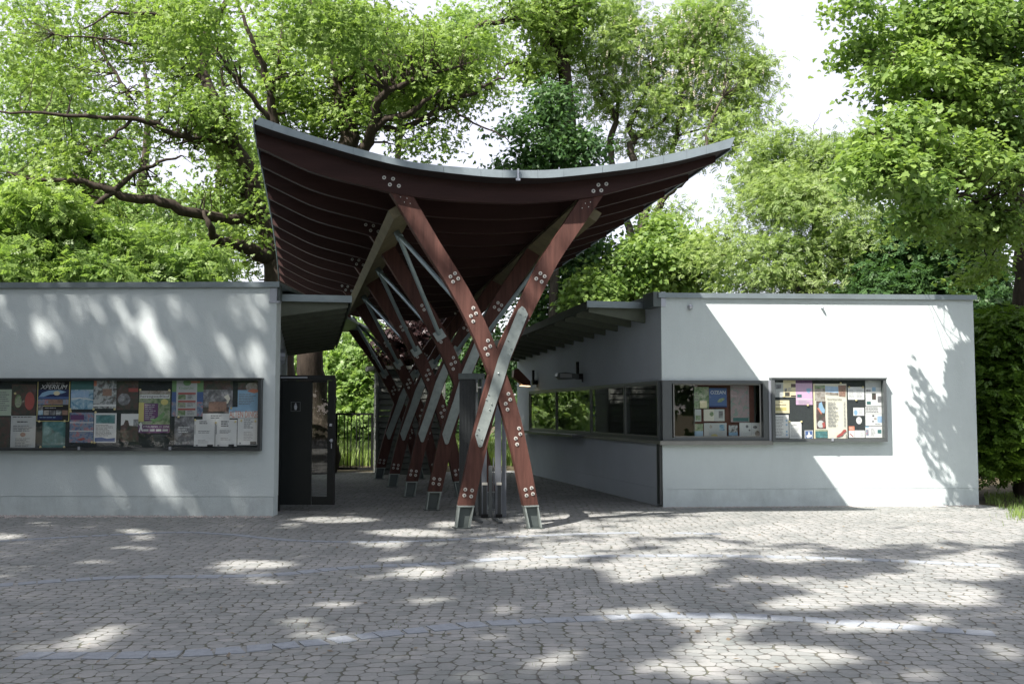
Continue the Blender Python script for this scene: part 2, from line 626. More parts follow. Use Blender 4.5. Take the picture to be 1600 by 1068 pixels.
class Face:
    """a vertical wall plane: s along the wall, z up, off towards the viewer"""
    def __init__(self, a, b, out):
        self.a = Vector((a.x, a.y, 0))
        self.s = (Vector((b.x, b.y, 0)) - self.a).normalized()
        n = Vector((self.s.y, -self.s.x, 0))
        if n.dot(Vector(out)) < 0:
            n = -n
        self.n = n

    def pt(self, s, z, off=0.0):
        return self.a + self.s * s + self.n * off + Vector((0, 0, z))

    def sz(self, px, py, off=0.0):
        d = ray(px, py)
        o = Vector((0, 0, EYE))
        a = self.a + self.n * off
        k = (a - o).dot(self.n) / d.dot(self.n)
        p = o + d * k
        return (p - self.a).dot(self.s), p.z

    def rect(self, x0, y0, x1, y1, off=0.0):
        xm, ym = (x0 + x1) / 2, (y0 + y1) / 2
        return (self.sz(x0, ym, off)[0], self.sz(x1, ym, off)[0], self.sz(xm, y1, off)[1], self.sz(xm, y0, off)[1])

    def box(self, mb, s0, s1, z0, z1, o0, o1, key):
        q = [self.pt(s, z, o) for s, z, o in ((s0, z0, o0), (s1, z0, o0), (s1, z1, o0), (s0, z1, o0),
                                              (s0, z0, o1), (s1, z0, o1), (s1, z1, o1), (s0, z1, o1))]
        return mb.hexa(q, key)


def smooth_pts(pts, n):
    """resample a polyline of Vectors with Catmull-Rom"""
    pts = [Vector(p) for p in pts]
    q = [pts[0] * 2 - pts[1]] + pts + [pts[-1] * 2 - pts[-2]]
    out = []
    m = len(pts) - 1
    for i in range(n):
        t = i * m / (n - 1)
        k = min(int(t), m - 1)
        u = t - k
        a, b, c, d = q[k], q[k + 1], q[k + 2], q[k + 3]
        out.append(0.5 * ((2 * b) + (c - a) * u + (2 * a - 5 * b + 4 * c - d) * u * u + (3 * b - a - 3 * c + d) * u ** 3))
    return out


TEXT_CACHE = {}


def text_shape(s):
    if s not in TEXT_CACHE:
        cu = bpy.data.curves.new('txt', 'FONT')
        cu.body = s
        cu.resolution_u = 3
        o = bpy.data.objects.new('txt', cu)
        col.objects.link(o)
        dg = bpy.context.evaluated_depsgraph_get()
        me = bpy.data.meshes.new_from_object(o.evaluated_get(dg))
        v = [tuple(x.co) for x in me.vertices]
        f = [tuple(p.vertices) for p in me.polygons]
        bpy.data.objects.remove(o)
        bpy.data.curves.remove(cu)
        bpy.data.meshes.remove(me)
        xs = [p[0] for p in v]
        ys = [p[1] for p in v]
        TEXT_CACHE[s] = (v, f, min(xs), max(xs), min(ys), max(ys))
    return TEXT_CACHE[s]


def put_text(mb, face, s, s0, s1, z0, z1, off, key, slant=0.0):
    v, f, xa, xb, ya, yb = text_shape(s)
    q = []
    for x, y, _ in v:
        u, w = (x - xa) / (xb - xa), (y - ya) / (yb - ya)
        u = (u + slant * w) / (1 + slant)
        q.append(face.pt(s0 + (s1 - s0) * u, z0 + (z1 - z0) * w, off))
    return mb.add(q, f, key)

# ------------------------------------------------------------------ ground
mb = MB()
mb.add([(-600, -600, -0.004), (600, -600, -0.004), (600, 900, -0.004), (-600, 900, -0.004)], [(0, 1, 2, 3)], 'soil')
structure(mb.build('ground'))

LA = gp(427, 806)
LB = gp(0, 805)
RA = gp(1036, 792)
RB = gp(1530, 789)
RC = gp(808, 735)
FL = Face(LA, LA + (LA - LB), (0, -1, 0))            # left front: s = 0 at its right corner, negative to the left
FR = Face(RA, RB, (0, -1, 0))                        # right front: s = 0 at the passage corner
FS = Face(RA, RC, (-1, 0, 0))                        # right pavilion, passage side: s = 0 at the front corner
AX = Vector((-0.24, 1.0, 0))                         # long axis of the canopy
AXL = Vector((-0.20, 1.0, 0)).normalized()
LBACK = LA + AXL * 9.4
FLS = Face(LA, LBACK, (1, 0, 0))                     # left pavilion, passage side
R_END = FR.sz(1530, 789)[0]

plaza = [gp(1700, 812), Vector((14, 12, 0)), Vector((16, 2, 0)), Vector((16, -25, 0)), Vector((-25, -25, 0)), Vector((-25, 16.5, 0)),
         LA + Vector((-9, 0.6, 0)), LA + Vector((-0.4, 0.6, 0)), LBACK + Vector((-0.4, 0, 0)), LBACK + Vector((0, 2.1, 0)), Vector((-1.4, 27.6, 0)),
         RC + Vector((0.4, 0.3, 0)), RA + Vector((0.4, 0.6, 0)), RB + Vector((0.0, 0.5, 0)), gp(1560, 791)]
mb = MB()
mb.add([(p.x, p.y, 0.0) for p in plaza], [tuple(range(len(plaza)))], 'paving')
structure(mb.build('plaza_paving'))

# granite strips laid in arcs across the paving
rnd = random.Random(4)


def arc_strip(pix, w, name):
    pts = smooth_pts([gp(x, y) for x, y in pix], 160)
    L = [0.0]
    for a, b in zip(pts, pts[1:]):
        L.append(L[-1] + (b - a).length)

    def at(d):
        for i in range(len(L) - 1):
            if L[i + 1] >= d:
                return pts[i].lerp(pts[i + 1], (d - L[i]) / max(1e-6, L[i + 1] - L[i]))
        return pts[-1]
    mb = MB()
    d = 0.0
    while d < L[-1] - 0.4:
        ln = rnd.uniform(0.17, 0.27)
        a, b = at(d + 0.012), at(d + ln - 0.012)
        if rnd.random() < 0.95:
            t = (b - a).normalized()
            n = Vector((-t.y, t.x, 0)) * (w / 2)
            j = [Vector((rnd.uniform(-.02, .02), rnd.uniform(-.014, .014), 0)) for _ in range(4)]
            lo = [a - n + j[0], b - n + j[1], b + n + j[2], a + n + j[3]]
            q = [(p.x, p.y, -0.01) for p in lo] + [(p.x * .985 + (a.x + b.x) * .0075, p.y * .985 + (a.y + b.y) * .0075, 0.006) for p in lo]
            mb.hexa(q, 'granite')
        d += ln
    return structure(mb.build(name))


arc_strip([(30, 1024), (180, 1024), (330, 1018), (480, 1005), (620, 988), (760, 974), (925, 966), (1080, 961), (1250, 967), (1425, 981), (1640, 996)], 0.19, 'paving_strip')
arc_strip([(-60, 918), (0, 914), (180, 902), (400, 899), (550, 886), (675, 881), (800, 872), (960, 868), (1185, 869), (1400, 876), (1640, 888)], 0.17, 'paving_strip')
arc_strip([(-60, 852), (0, 845), (250, 832), (350, 834), (460, 844), (620, 846), (800, 838), (1000, 832), (1200, 836)], 0.13, 'paving_strip')

# path behind the gate
mb = MB()
pp = [gp(440, 722), gp(600, 714), gp(600, 700), gp(440, 702)]
mb.add([(p.x, p.y, 0.0) for p in pp], [(0, 1, 2, 3)], 'asphalt_path')
structure(mb.build('path'))

# pebble strip along both fronts
mb = MB()
rnd = random.Random(8)


def pebble(p, r):
    vs_ = []
    for k in range(6):
        a = k * math.pi / 3 + rnd.random()
        vs_.append((p.x + math.cos(a) * r * rnd.uniform(.7, 1.2), p.y + math.sin(a) * r * rnd.uniform(.7, 1.2), p.z))
    top = (p.x, p.y, p.z + r * rnd.uniform(.5, .9))
    o = vs_ + [top]
    mb.add(o, [(k, (k + 1) % 6, 6) for k in range(6)], 'pebble')


for k in range(2300):
    if rnd.random() < 0.6:
        s = rnd.uniform(-7.6, 0.0)
        pebble(FL.pt(s, 0.0, 0.02 + abs(rnd.gauss(0, 0.10))), rnd.uniform(0.010, 0.028))
    else:
        s = rnd.uniform(0.0, R_END)
        pebble(FR.pt(s, 0.0, 0.02 + abs(rnd.gauss(0, 0.05))), rnd.uniform(0.008, 0.02))
structure(mb.build('gravel_strip'), 'stuff')

# ------------------------------------------------------------------ left pavilion
ZL = FL.sz(431, 441)[1]
ZL0 = FL.sz(60, 434)[1]
ZR = FR.sz(1036, 458)[1]
WL_ = 10.0
lp = thing('pavilion', FL.pt(-4, 0, -2), 'long white plastered pavilion left of the timber canopy, with streaky tree shade on its front', 'building')
mb = MB()
TOP = ZL - 0.05
FL.box(mb, -WL_, -0.0, 0.30, TOP, -0.28, 0.0, 'plaster')
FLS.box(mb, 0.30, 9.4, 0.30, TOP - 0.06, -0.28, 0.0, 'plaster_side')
q = [FL.pt(-WL_, 0, -0.29), FL.pt(-WL_, 0, -9.0), LBACK + Vector((0, 0, 0))]
back0, back1 = LBACK + Vector((-WL_, 0.0, 0)), LBACK + Vector((-0.3, 0, 0))
mb.obox(back0 + Vector((0, 0, TOP / 2)), back1 + Vector((0, 0, TOP / 2)), 0.28, TOP - 0.02, 'plaster')
mb.build('wall', lp)
mb = MB()
FL.box(mb, -WL_, -0.004, -0.05, 0.297, -0.28, -0.006, 'plinth')
FLS.box(mb, 0.30, 9.39, -0.05, 0.297, -0.28, -0.006, 'plaster_side')
mb.build('plinth', lp)
mb = MB()
FL.box(mb, -WL_ - .05, 0.05, TOP, TOP + 0.055, -9.3, 0.055, 'zinc')
FL.box(mb, -WL_ - .05, 0.052, TOP - 0.03, TOP + 0.002, 0.040, 0.058, 'zinc')
mb.build('roof_edge', lp)
mb = MB()
s0, s1, z0, z1 = FL.rect(422, 449, 430, 470, 0.0)
FL.box(mb, s0, 0.004, z0, z1, -0.02, 0.012, 'frame_light')
FL.box(mb, s0 - .01, 0.05, z0 - 0.03, z0 + 0.0, -0.1, 0.02, 'frame_light')
FL.box(mb, 0.006, 0.05, z0, z1 + .05, -0.14, -0.02, 'zinc_dark')
mb.build('gutter_end', lp)
mb = MB()
s0, z0 = FLS.sz(437, 557, 0.0)
mb.tube([FLS.pt(s0, z0, 0.0), FLS.pt(s0, z0, 0.10)], 0.14, 14, 'frame_light')
mb.build('vent_cover', lp)


def side_roof(parent, wallface, s_start, s_end, overhang, z_front, z_back, n, name):
    """flat roof along the passage: sheet on tapered rafters, zinc gutter at its front"""
    def top(s):
        return z_front + (z_back - z_front) * (s - s_start) / (s_end - s_start)
    mb = MB()
    q = []
    for dz in (0.0, 0.05):
        q += [wallface.pt(s_start, top(s_start) + dz, 0.003), wallface.pt(s_end, top(s_end) + dz, 0.003),
              wallface.pt(s_end, top(s_end) + dz, overhang), wallface.pt(s_start, top(s_start) + dz, overhang)]
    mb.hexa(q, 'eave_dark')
    roof = mb.build(name, parent)
    for i in range(n):
        s = s_start + 0.05 + (s_end - s_start - 0.2) * i / (n - 1)
        z = top(s) - 0.003
        mb = MB()
        poly = [wallface.pt(s, z, 0.004), wallface.pt(s, z - 0.27, 0.004), wallface.pt(s, z - 0.10, overhang - 0.03), wallface.pt(s, z, overhang - 0.03)]
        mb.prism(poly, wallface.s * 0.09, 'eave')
        mb.build('rafter', parent)
    mb = MB()
    z = top(s_start)
    q = []
    for ds in (-0.05, -0.003):
        q += [wallface.pt(s_start + ds, z - 0.03, 0.02), wallface.pt(s_start + ds, z - 0.03, overhang + 0.03), wallface.pt(s_start + ds, z + 0.085, overhang + 0.03), wallface.pt(s_start + ds, z + 0.085, 0.02)]
    mb.hexa(q, 'zinc')
    q = []
    for ds in (-0.07, -0.052):
        q += [wallface.pt(s_start + ds, z - 0.03, 0.02), wallface.pt(s_start + ds, z - 0.03, overhang + 0.03), wallface.pt(s_start + ds, z - 0.008, overhang + 0.03), wallface.pt(s_start + ds, z - 0.008, 0.02)]
    mb.hexa(q, 'zinc')
    mb.build('gutter', parent)
    mb = MB()
    q = []
    for s in (s_start + 0.01, s_end):
        z = top(s)
        q += [wallface.pt(s, z - 0.06, overhang + 0.002), wallface.pt(s, z + 0.08, overhang + 0.002), wallface.pt(s, z + 0.08, overhang + 0.03), wallface.pt(s, z - 0.06, overhang + 0.03)]
    mb.hexa(q, 'eave_dark')
    mb.build('verge_board', parent)
    return roof


sL = 0.75
zf = P(490, 468, LA.y + sL).z
side_roof(lp, FLS, sL, 9.3, 1.16, zf, zf - 0.2, 13, 'side_roof')

# ------------------------------------------------------------------ right pavilion
rp = thing('pavilion', FR.pt(2.5, 0, -2), 'white plastered pavilion right of the timber canopy, with a dark window band round its corner', 'building')
TOPR = ZR - 0.05
zh = FR.sz(1036, 594)[1]
zs = FR.sz(1036, 688)[1]
s_w = FR.sz(1204, 640)[0]             # right end of the front window
s_sw = FS.sz(828, 640)[0]             # far end of the side window band
S_SIDE = (RC - RA).length
mb = MB()
FR.box(mb, 0.0, R_END, 0.30, zs, -0.28, 0.0, 'plaster')
FR.box(mb, 0.0, R_END, zh, TOPR, -0.28, 0.0, 'plaster')
FR.box(mb, s_w, R_END, zs - 0.0, zh + 0.0, -0.28, -0.0005, 'plaster')
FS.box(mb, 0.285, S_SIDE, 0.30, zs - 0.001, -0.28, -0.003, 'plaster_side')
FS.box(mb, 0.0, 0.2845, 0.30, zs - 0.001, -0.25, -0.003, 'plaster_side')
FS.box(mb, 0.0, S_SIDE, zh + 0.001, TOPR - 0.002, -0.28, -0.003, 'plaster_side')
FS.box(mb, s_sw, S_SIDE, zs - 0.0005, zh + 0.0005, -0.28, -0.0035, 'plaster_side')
e0, e1 = FR.pt(R_END, 0, -0.285), FR.pt(R_END, 0, -0.285) + AX * 9.0
back = RC + FS.n * -0.3
mb.obox(e0 + Vector((-.14, 0, TOPR / 2)), e1 + Vector((-.14, 0, TOPR / 2)), 0.28, TOPR - 0.01, 'plaster')
mb.obox(back + Vector((0, -0.15, TOPR / 2)), Vector((e1.x - .3, e1.y, TOPR / 2)), 0.28, TOPR - 0.02, 'plaster')
mb.build('wall', rp)
mb = MB()
FR.box(mb, 0.004, R_END - 0.002, -0.05, 0.297, -0.28, -0.004, 'plinth')
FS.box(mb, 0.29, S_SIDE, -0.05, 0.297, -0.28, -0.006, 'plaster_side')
mb.build('plinth', rp)
mb = MB()
p = [FR.pt(-0.05, 0, 0.05), FR.pt(R_END + 0.05, 0, 0.05), e1 + Vector((0.1, 0.2, 0)), RC + FS.n * 0.05]
mb.prism([(a.x, a.y, TOPR) for a in p], (0, 0, 0.055), 'zinc')
FR.box(mb, -0.05, R_END + 0.052, TOPR - 0.03, TOPR + 0.002, 0.036, 0.053, 'zinc')
mb.build('roof_edge', rp)
mb = MB()
s0, s1, z0, z1 = FR.rect(1033, 456, 1040, 479)
FR.box(mb, 0.0, s1, z0, z1 + 0.0, -0.05, 0.012, 'frame_light')
q = [FS.pt(-0.01, z0, 0.0), FS.pt(0.5, z0, 0.0), FS.pt(0.5, z0, 0.14), FS.pt(-0.01, z0, 0.14)]
mb.prism(q, (0, 0, z1 - z0), 'zinc_dark')
mb.build('gutter_end', rp)
# interior
mb = MB()
inn = [FR.pt(0.29, 0, -0.30), FR.pt(R_END - .3, 0, -0.30), e1 + Vector((-.4, -.4, 0)), RC + FS.n * -0.32 + Vector((0, -.4, 0))]
mb.prism([(a.x, a.y, 0.02) for a in inn], (0, 0, 0.05), 'inner')
mb.prism([(a.x, a.y, TOPR - 0.06) for a in inn], (0, 0, 0.04), 'inner')
FR.box(mb, 2.2, R_END - .3, 0.08, TOPR - 0.07, -3.2, -3.1, 'inner')
FR.box(mb, 0.9, 1.75, 0.08, TOPR - 0.07, -0.75, -0.70, 'inner_red')
mb.build('interior_lining', rp)
# downpipe slot at the corner
mb = MB()
FS.box(mb, 0.02, 0.16, 0.05, zs - 0.06, 0.0, 0.045, 'anthracite')
mb.build('downpipe', rp)


def window(face, s0, s1, z0, z1, mull, o_out, key='frame', post0=0.06, post1=0.06):
    w = MB()
    t = 0.055
    face.box(w, s0, s1, z0, z0 + t, -0.10, o_out, key)
    face.box(w, s0, s1, z1 - t, z1, -0.10, o_out, key)
    face.box(w, s0, s0 + post0, z0 + t, z1 - t, -0.10, o_out, key)
    face.box(w, s1 - post1, s1, z0 + t, z1 - t, -0.10, o_out, key)
    for m_ in mull:
        face.box(w, m_ - 0.03, m_ + 0.03, z0 + t, z1 - t, -0.09, o_out - 0.004, key)
    o = w.build('window', rp)
    ed = [s0 + post0] + list(mull) + [s1 - post1]
    for a, b in zip(ed, ed[1:]):
        g = MB()
        face.box(g, a + 0.031, b - 0.031, z0 + t - 0.004, z1 - t + 0.004, -0.012, 0.0, 'glass_side' if face is FS else 'glass_win')
        g.build('pane', o)
        f = MB()
        for (a0, a1, b0, b1) in ((a + .031, b - .031, z0 + t + .001, z0 + t + .02), (a + .031, b - .031, z1 - t - .02, z1 - t - .001), (a + .031, a + .05, z0 + t + .02, z1 - t - .02), (b - .05, b - .031, z0 + t + .02, z1 - t - .02)):
            face.box(f, a0, a1, b0, b1, 0.001, 0.014, 'sill')
        f.build('sash', o)
    return o


mull = [FS.sz(x, 640)[0] for x in (977, 924, 870)]
w = window(FS, 0.10, s_sw, zs, zh, mull, 0.03)
w['label'] = 'four-pane ticket window band on the passage side'
w = window(FR, 0.0, s_w - 0.05, zs, zh, [], 0.05, 'frame', 0.16, 0.09)
w['label'] = 'wide front window with posters hung behind it'
mb = MB()
FR.box(mb, s_w - 0.048, s_w + 0.02, zs - 0.01, zh + 0.004, -0.1, 0.07, 'frame_light')
mb.build('corner_trim', rp)
mb = MB()
FR.box(mb, -0.06, s_w + 0.0, zs - 0.07, zs - 0.003, -0.02, 0.11, 'sill')
FS.box(mb, 0.0, s_sw, zs - 0.06, zs - 0.003, -0.02, 0.06, 'sill')
a, b = FS.sz(915, 684)[0], FS.sz(822, 678)[0]
FS.box(mb, a, b, zs - 0.05, zs + 0.0, 0.062, 0.30, 'frame')
mb.build('sill', rp)

sR = 0.72
zf = P(970, 480, RA.y + sR).z
side_roof(rp, FS, sR, S_SIDE - 0.1, 1.08, zf, zf - 0.22, 14, 'side_roof')
mb = MB()
for (px, py, r) in ((1078, 480, 0.045), (1284, 481, 0.02)):
    s0, z0 = FR.sz(px, py)
    mb = MB()
    mb.tube([FR.pt(s0, z0, 0.0), FR.pt(s0, z0, 0.05), FR.pt(s0, z0 - .01, 0.07)], [r, r, r * .5], 12, 'frame_light')
    mb.build('wall_stud', rp)

# ------------------------------------------------------------------ wall lamps and camera on the passage side


def wall_lamp(px_rod, y_top, y_bot, lit, label):
    s, zt = FS.sz(px_rod, y_top, 0.12)
    _, zb = FS.sz(px_rod, y_bot, 0.12)
    t = thing('wall_lamp', FS.pt(s, zb, 0.0), label, 'lamp', 'lamps on the passage wall')
    m = MB()
    m.tube([FS.pt(s, zt, 0.10), FS.pt(s, zb, 0.10)], 0.035, 10, 'black')
    FS.box(m, s - 0.07, s + 0.07, zb - 0.06, zb + 0.06, 0.0, 0.13, 'black')
    m.tube([FS.pt(s - 0.05, zb, 0.05), FS.pt(s - 0.16, zb - 0.03, 0.05), FS.pt(s - 0.2, zb - 0.12, 0.05)], 0.015, 6, 'black')
    m.build('bracket', t)
    m = MB()
    if lit:
        tip = [(0.10, 0.02), (0.42, 0.34), (0.52, 0.30), (0.54, 0.12), (0.30, -0.07), (0.10, -0.08)]
        poly = [FS.pt(s + 0.10, zb + b, 0.10 + a) for a, b in tip]
        m.prism(poly, FS.s * -0.22, 'lamp_hood')
        m.build('lamp_hood', t)
        m = MB()
        poly = [FS.pt(s + 0.08, zb - 0.075 + 0.0, 0.20), FS.pt(s + 0.08, zb - 0.062, 0.44), FS.pt(s - 0.10, zb - 0.062, 0.44), FS.pt(s - 0.10, zb - 0.075, 0.20)]
        m.prism([v - Vector((0, 0, 0.02)) for v in poly], (0, 0, -0.012), 'lamp_lens')
        m.build('lens', t)
    else:
        poly = [FS.pt(s + 0.10, zb + b, 0.10 + a) for a, b in ((0.0, -0.05), (0.0, 0.05), (0.30, 0.09), (0.46, 0.07), (0.48, 0.0), (0.40, -0.07))]
        m.prism(poly, FS.s * -0.20, 'frame')
        m.build('lamp_hood', t)
        m = MB()
        poly = [FS.pt(s - 0.102, zb + b, 0.10 + a) for a, b in ((0.16, -0.03), (0.16, 0.05), (0.42, 0.06), (0.42, -0.03))]
        m.prism(poly, FS.s * -0.012, 'lens_off')
        m.build('lens', t)
    return t


wall_lamp(832, 578, 597, True, 'lit spot lamp with a rust red hood near the far end of the passage wall')
wall_lamp(901, 565, 588, False, 'unlit grey spot lamp on a short rod above the ticket window')
s0, z0 = FS.sz(806, 558, 0.1)
s0 = S_SIDE - 0.25
t = thing('security_camera', FS.pt(s0, z0, 0), 'small dark dome camera under the eave at the far end of the passage wall', 'camera')
m = MB()
FS.box(m, s0 - 0.05, s0 + 0.05, z0 - 0.05, z0 + 0.05, 0.0, 0.16, 'frame_light')
m.build('bracket', t)
m = MB()
m.tube([FS.pt(s0, z0 + 0.07, 0.24), FS.pt(s0, z0 + 0.02, 0.24), FS.pt(s0, z0 - 0.05, 0.24), FS.pt(s0, z0 - 0.10, 0.24)], [0.11, 0.12, 0.10, 0.03], 14, 'black')
m.build('dome', t)

# ------------------------------------------------------------------ timber canopy
Y0 = 14.2
NF = 5
BAY = 2.62
TH = 0.14
canopy = thing('entrance_canopy', (AX.x * 5 - 0.1, Y0 + 5, 0), 'large upswept timber canopy on a row of crossed red brown legs', 'canopy')
TOPZ = P(630, 300, Y0).z


def frame_pt(px, py, i, dy=0.0):
    p = P(px, py, Y0)
    k = (TOPZ - 0.068 * BAY * i) / TOPZ
    return Vector((p.x + AX.x * BAY * i + AX.x * dy, Y0 + BAY * i + dy, max(0.0, p.z) * k))


A_C = [(616, 286, 33), (632, 310, 32), (672, 378, 31), (717, 450, 30), (757, 531, 28), (792, 624, 27), (812, 700, 25), (830, 790, 23)]
B_C = [(943, 276, 34), (922, 312, 33), (868, 393, 31), (848, 428, 30), (803, 520, 28), (785, 562, 27), (767, 622, 26), (747, 705, 26), (729, 790, 25)]


def edges(cs, n, i, dy):
    l = smooth_pts([frame_pt(x - w / 2, y, i, dy) for x, y, w in cs], n)
    r = smooth_pts([frame_pt(x + w / 2, y, i, dy) for x, y, w in cs], n)
    return l, r


BOLT_RAFT = [(600, 278), (614, 280), (609, 289), (623, 291)]
BOLT_RAFT_B = [(934.3, 289.4), (946.7, 288), (926.5, 299), (938.8, 298)]
SCREW_A = [(626, 308), (636, 310), (632, 316), (641, 318)]
SCREW_B = [(915, 317.5), (923, 315.7), (910, 324.9), (920, 323)]
BOLT_A = [(704, 432), (711, 427), (716, 435), (708, 440), (739.5, 481), (743.7, 489.6), (735.8, 493.5), (739.5, 501.8),
          (762.4, 531.8), (766, 540.5), (758.3, 544.2), (762, 553.5), (794.4, 615), (797.2, 623.8), (790.2, 630.4), (793, 639.3),
          (810.9, 668.8), (813, 677.6), (805.9, 684.5), (808, 693.7), (821, 764.3), (830.7, 761.8), (822.8, 773.4), (832.6, 771)]
BOLT_B = [(844.8, 426.7), (851.4, 431.4), (838.3, 435), (846.7, 439.8), (727.3, 764.3), (738, 765.6), (725.8, 773.5), (736.6, 775)]
RIVET = [(778.4, 583.3), (763, 615.7), (759.6, 623.8), (767.5, 630.8), (764.6, 639.3), (747.2, 669.4), (744.6, 678), (752.2, 685.8), (749.8, 694.7),
         (816, 480.8), (812.3, 490.6), (820, 493.5), (816, 503), (793.7, 531.8), (789.6, 540), (798.2, 544.6), (794.3, 553.9)]
PLATE = [(815, 478), (820, 482), (824.6, 491), (797, 560), (786, 597), (757, 684.5), (753, 697), (750, 698.5), (747, 697), (741.7, 678.6), (763, 612), (778, 560), (809, 484)]
FN = Vector((0, -1, 0))
loose = MB()
for i in range(NF):
    # leg A runs unbroken, leg B is halved behind it and bridged by the steel plate
    l, r = edges(A_C, 22, i, 0.0)
    m = MB()
    m.ribbon(l, r, AX * TH, 'red_wood')
    la = m.build('leg_beam', canopy)
    l, r = edges(B_C, 22, i, 0.012)
    m = MB()
    m.ribbon(l, r, AX * (TH - 0.024), 'red_wood')
    lb = m.build('leg_beam', canopy)
    for o_, cs, poly_top, poly_bot in ((la, A_C, [(819.5, 790.4), (841.5, 789.5)], [(826.5, 824), (847.5, 823)]), (lb, B_C, [(717, 790.4), (741, 790.4)], [(712.5, 825), (735, 825)])):
        # shoe: two flanges, a web set back, a cap plate
        m = MB()
        (tx0, ty0), (tx1, ty1) = poly_top
        (bx0, by0), (bx1, by1) = poly_bot
        q = [frame_pt(tx0, ty0, i, 0.07), frame_pt(tx1, ty1, i, 0.07), frame_pt(bx1, by1, i, 0.07), frame_pt(bx0, by0, i, 0.07)]
        m.prism(q, AX * 0.012, 'zinc_dark')
        for (ta, tb, ba, bb) in ((tx0, tx0 + 2.2, bx0, bx0 + 2.4), (tx1 - 2.2, tx1, bx1 - 2.4, bx1)):
            q = [frame_pt(ta, ty0 + .2, i, 0.004), frame_pt(tb, ty0 + .2, i, 0.004), frame_pt(bb, by0, i, 0.004), frame_pt(ba, by0, i, 0.004)]
            m.prism(q, AX * 0.13, 'galv')
        q = [frame_pt(tx0 - .5, ty0 - 1.0, i, -0.003), frame_pt(tx1 + .5, ty1 - 1.0, i, -0.003), frame_pt(tx1 + .7, ty1 + 1.2, i, -0.003), frame_pt(tx0 - .7, ty0 + 1.2, i, -0.003)]
        m.prism(q, AX * 0.146, 'galv')
        base = [frame_pt(bx0 - 3, 0, i, -0.02), frame_pt(bx1 + 3, 0, i, -0.02)]
        b0, b1 = frame_pt(bx0 - 3, by0, i, -0.015), frame_pt(bx1 + 3, by0, i, -0.015)
        m.prism([(b0.x, b0.y, 0.002), (b1.x, b1.y, 0.002), (b1.x + AX.x * .18, b1.y + .18, 0.002), (b0.x + AX.x * .18, b0.y + .18, 0.002)], (0, 0, 0.012), 'zinc_dark')
        m.build('steel_shoe', o_)
    m = MB()
    m.prism([frame_pt(x, y, i, -0.016) for x, y in PLATE], (0, 0.014, 0), 'galv')
    m.build('steel_plate', lb)
    bolts = [(la, b, 0.0, .026) for b in BOLT_A] + [(lb, b, 0.012, .026) for b in BOLT_B]
    for o_, (x, y), dy, rr in bolts:
        p = frame_pt(x, y, i, dy)
        if i < 2:
            m = MB()
            m.bolt(p, FN, rr, 'bolt')
            m.build('bolt', o_)
        else:
            loose.bolt(p, FN, rr, 'bolt')
    for (x, y) in BOLT_RAFT + BOLT_RAFT_B:
        loose.bolt(frame_pt(x, y, i, -0.02), FN, .027, 'bolt')
    if i < 2:
        for k, (x, y) in enumerate(RIVET):
            p = frame_pt(x, y, i, -0.016)
            m = MB()
            m.tube([p, p + FN * 0.012, p + FN * 0.018], [0.016 if k == 0 else 0.010] * 2 + [0.004], 8, 'galv')
            m.build('rivet', lb)
        for o_, sc_, dy_ in ((la, SCREW_A, 0.0), (lb, SCREW_B, 0.012)):
            for (x, y) in sc_:
                p = frame_pt(x, y, i, dy_)
                m = MB()
                m.tube([p + FN * -.02, p + FN * 0.012], 0.007, 6, 'bolt')
                m.build('screw', o_)
o = loose.build('bolt', canopy)
o['kind'] = 'stuff'

# roof profile (photo pixels at the front plane)
FT = [(396, 186), (440, 202), (485, 217), (564, 239), (642, 257), (747, 267), (800, 269), (859, 268), (964, 258), (1042, 243), (1100, 229), (1140, 217)]
FB = [(389, 196), (436, 212), (485, 226.5), (564, 249), (642, 266), (747, 278), (800, 280), (859, 279.5), (964, 268), (1042, 255.5), (1100, 241.5), (1133, 233)]
RB_ = [(401, 229), (451, 253), (485, 268), (524, 280), (579, 293), (606, 300), (656, 309), (720, 315), (800, 318), (846, 316), (898, 312), (940, 305), (1003, 289), (1069, 271), (1117, 254)]
RT_ = [(401, 202), (451, 217), (485, 227.5), (524, 239), (579, 253), (606, 259), (656, 269), (720, 276), (800, 281), (846, 281), (898, 277), (940, 272), (1003, 263), (1069, 250), (1117, 239)]
YF = Y0 - 0.30
XC0 = P(780, 280, Y0).x


def roof_pt(px, py, dy, yref=Y0):
    """profile pixel read at plane yref, carried back along the roof by dy metres from Y0"""
    p = P(px, py, yref)
    k = 1.0
    rel = p.x - XC0
    if rel < 0:
        k = 1 - 0.020 * max(0, dy) + 0.0006 * max(0, dy) ** 2
    else:
        k = 1 - 0.006 * max(0, dy)
    return Vector((XC0 + rel * k + AX.x * dy, Y0 + dy, p.z - 0.068 * dy))


NR = 13
for i in range(NR):
    dy = BAY / 3 * i
    m = MB()
    o0 = -0.02 if i % 3 == 0 else -0.01
    l = smooth_pts([roof_pt(x, y + 1.5, dy + o0) for x, y in RT_], 30)
    r = smooth_pts([roof_pt(x, y, dy + o0) for x, y in RB_], 30)
    m.ribbon(l, r, AX * 0.11, 'rafter_wood')
    m.build('rafter', canopy)
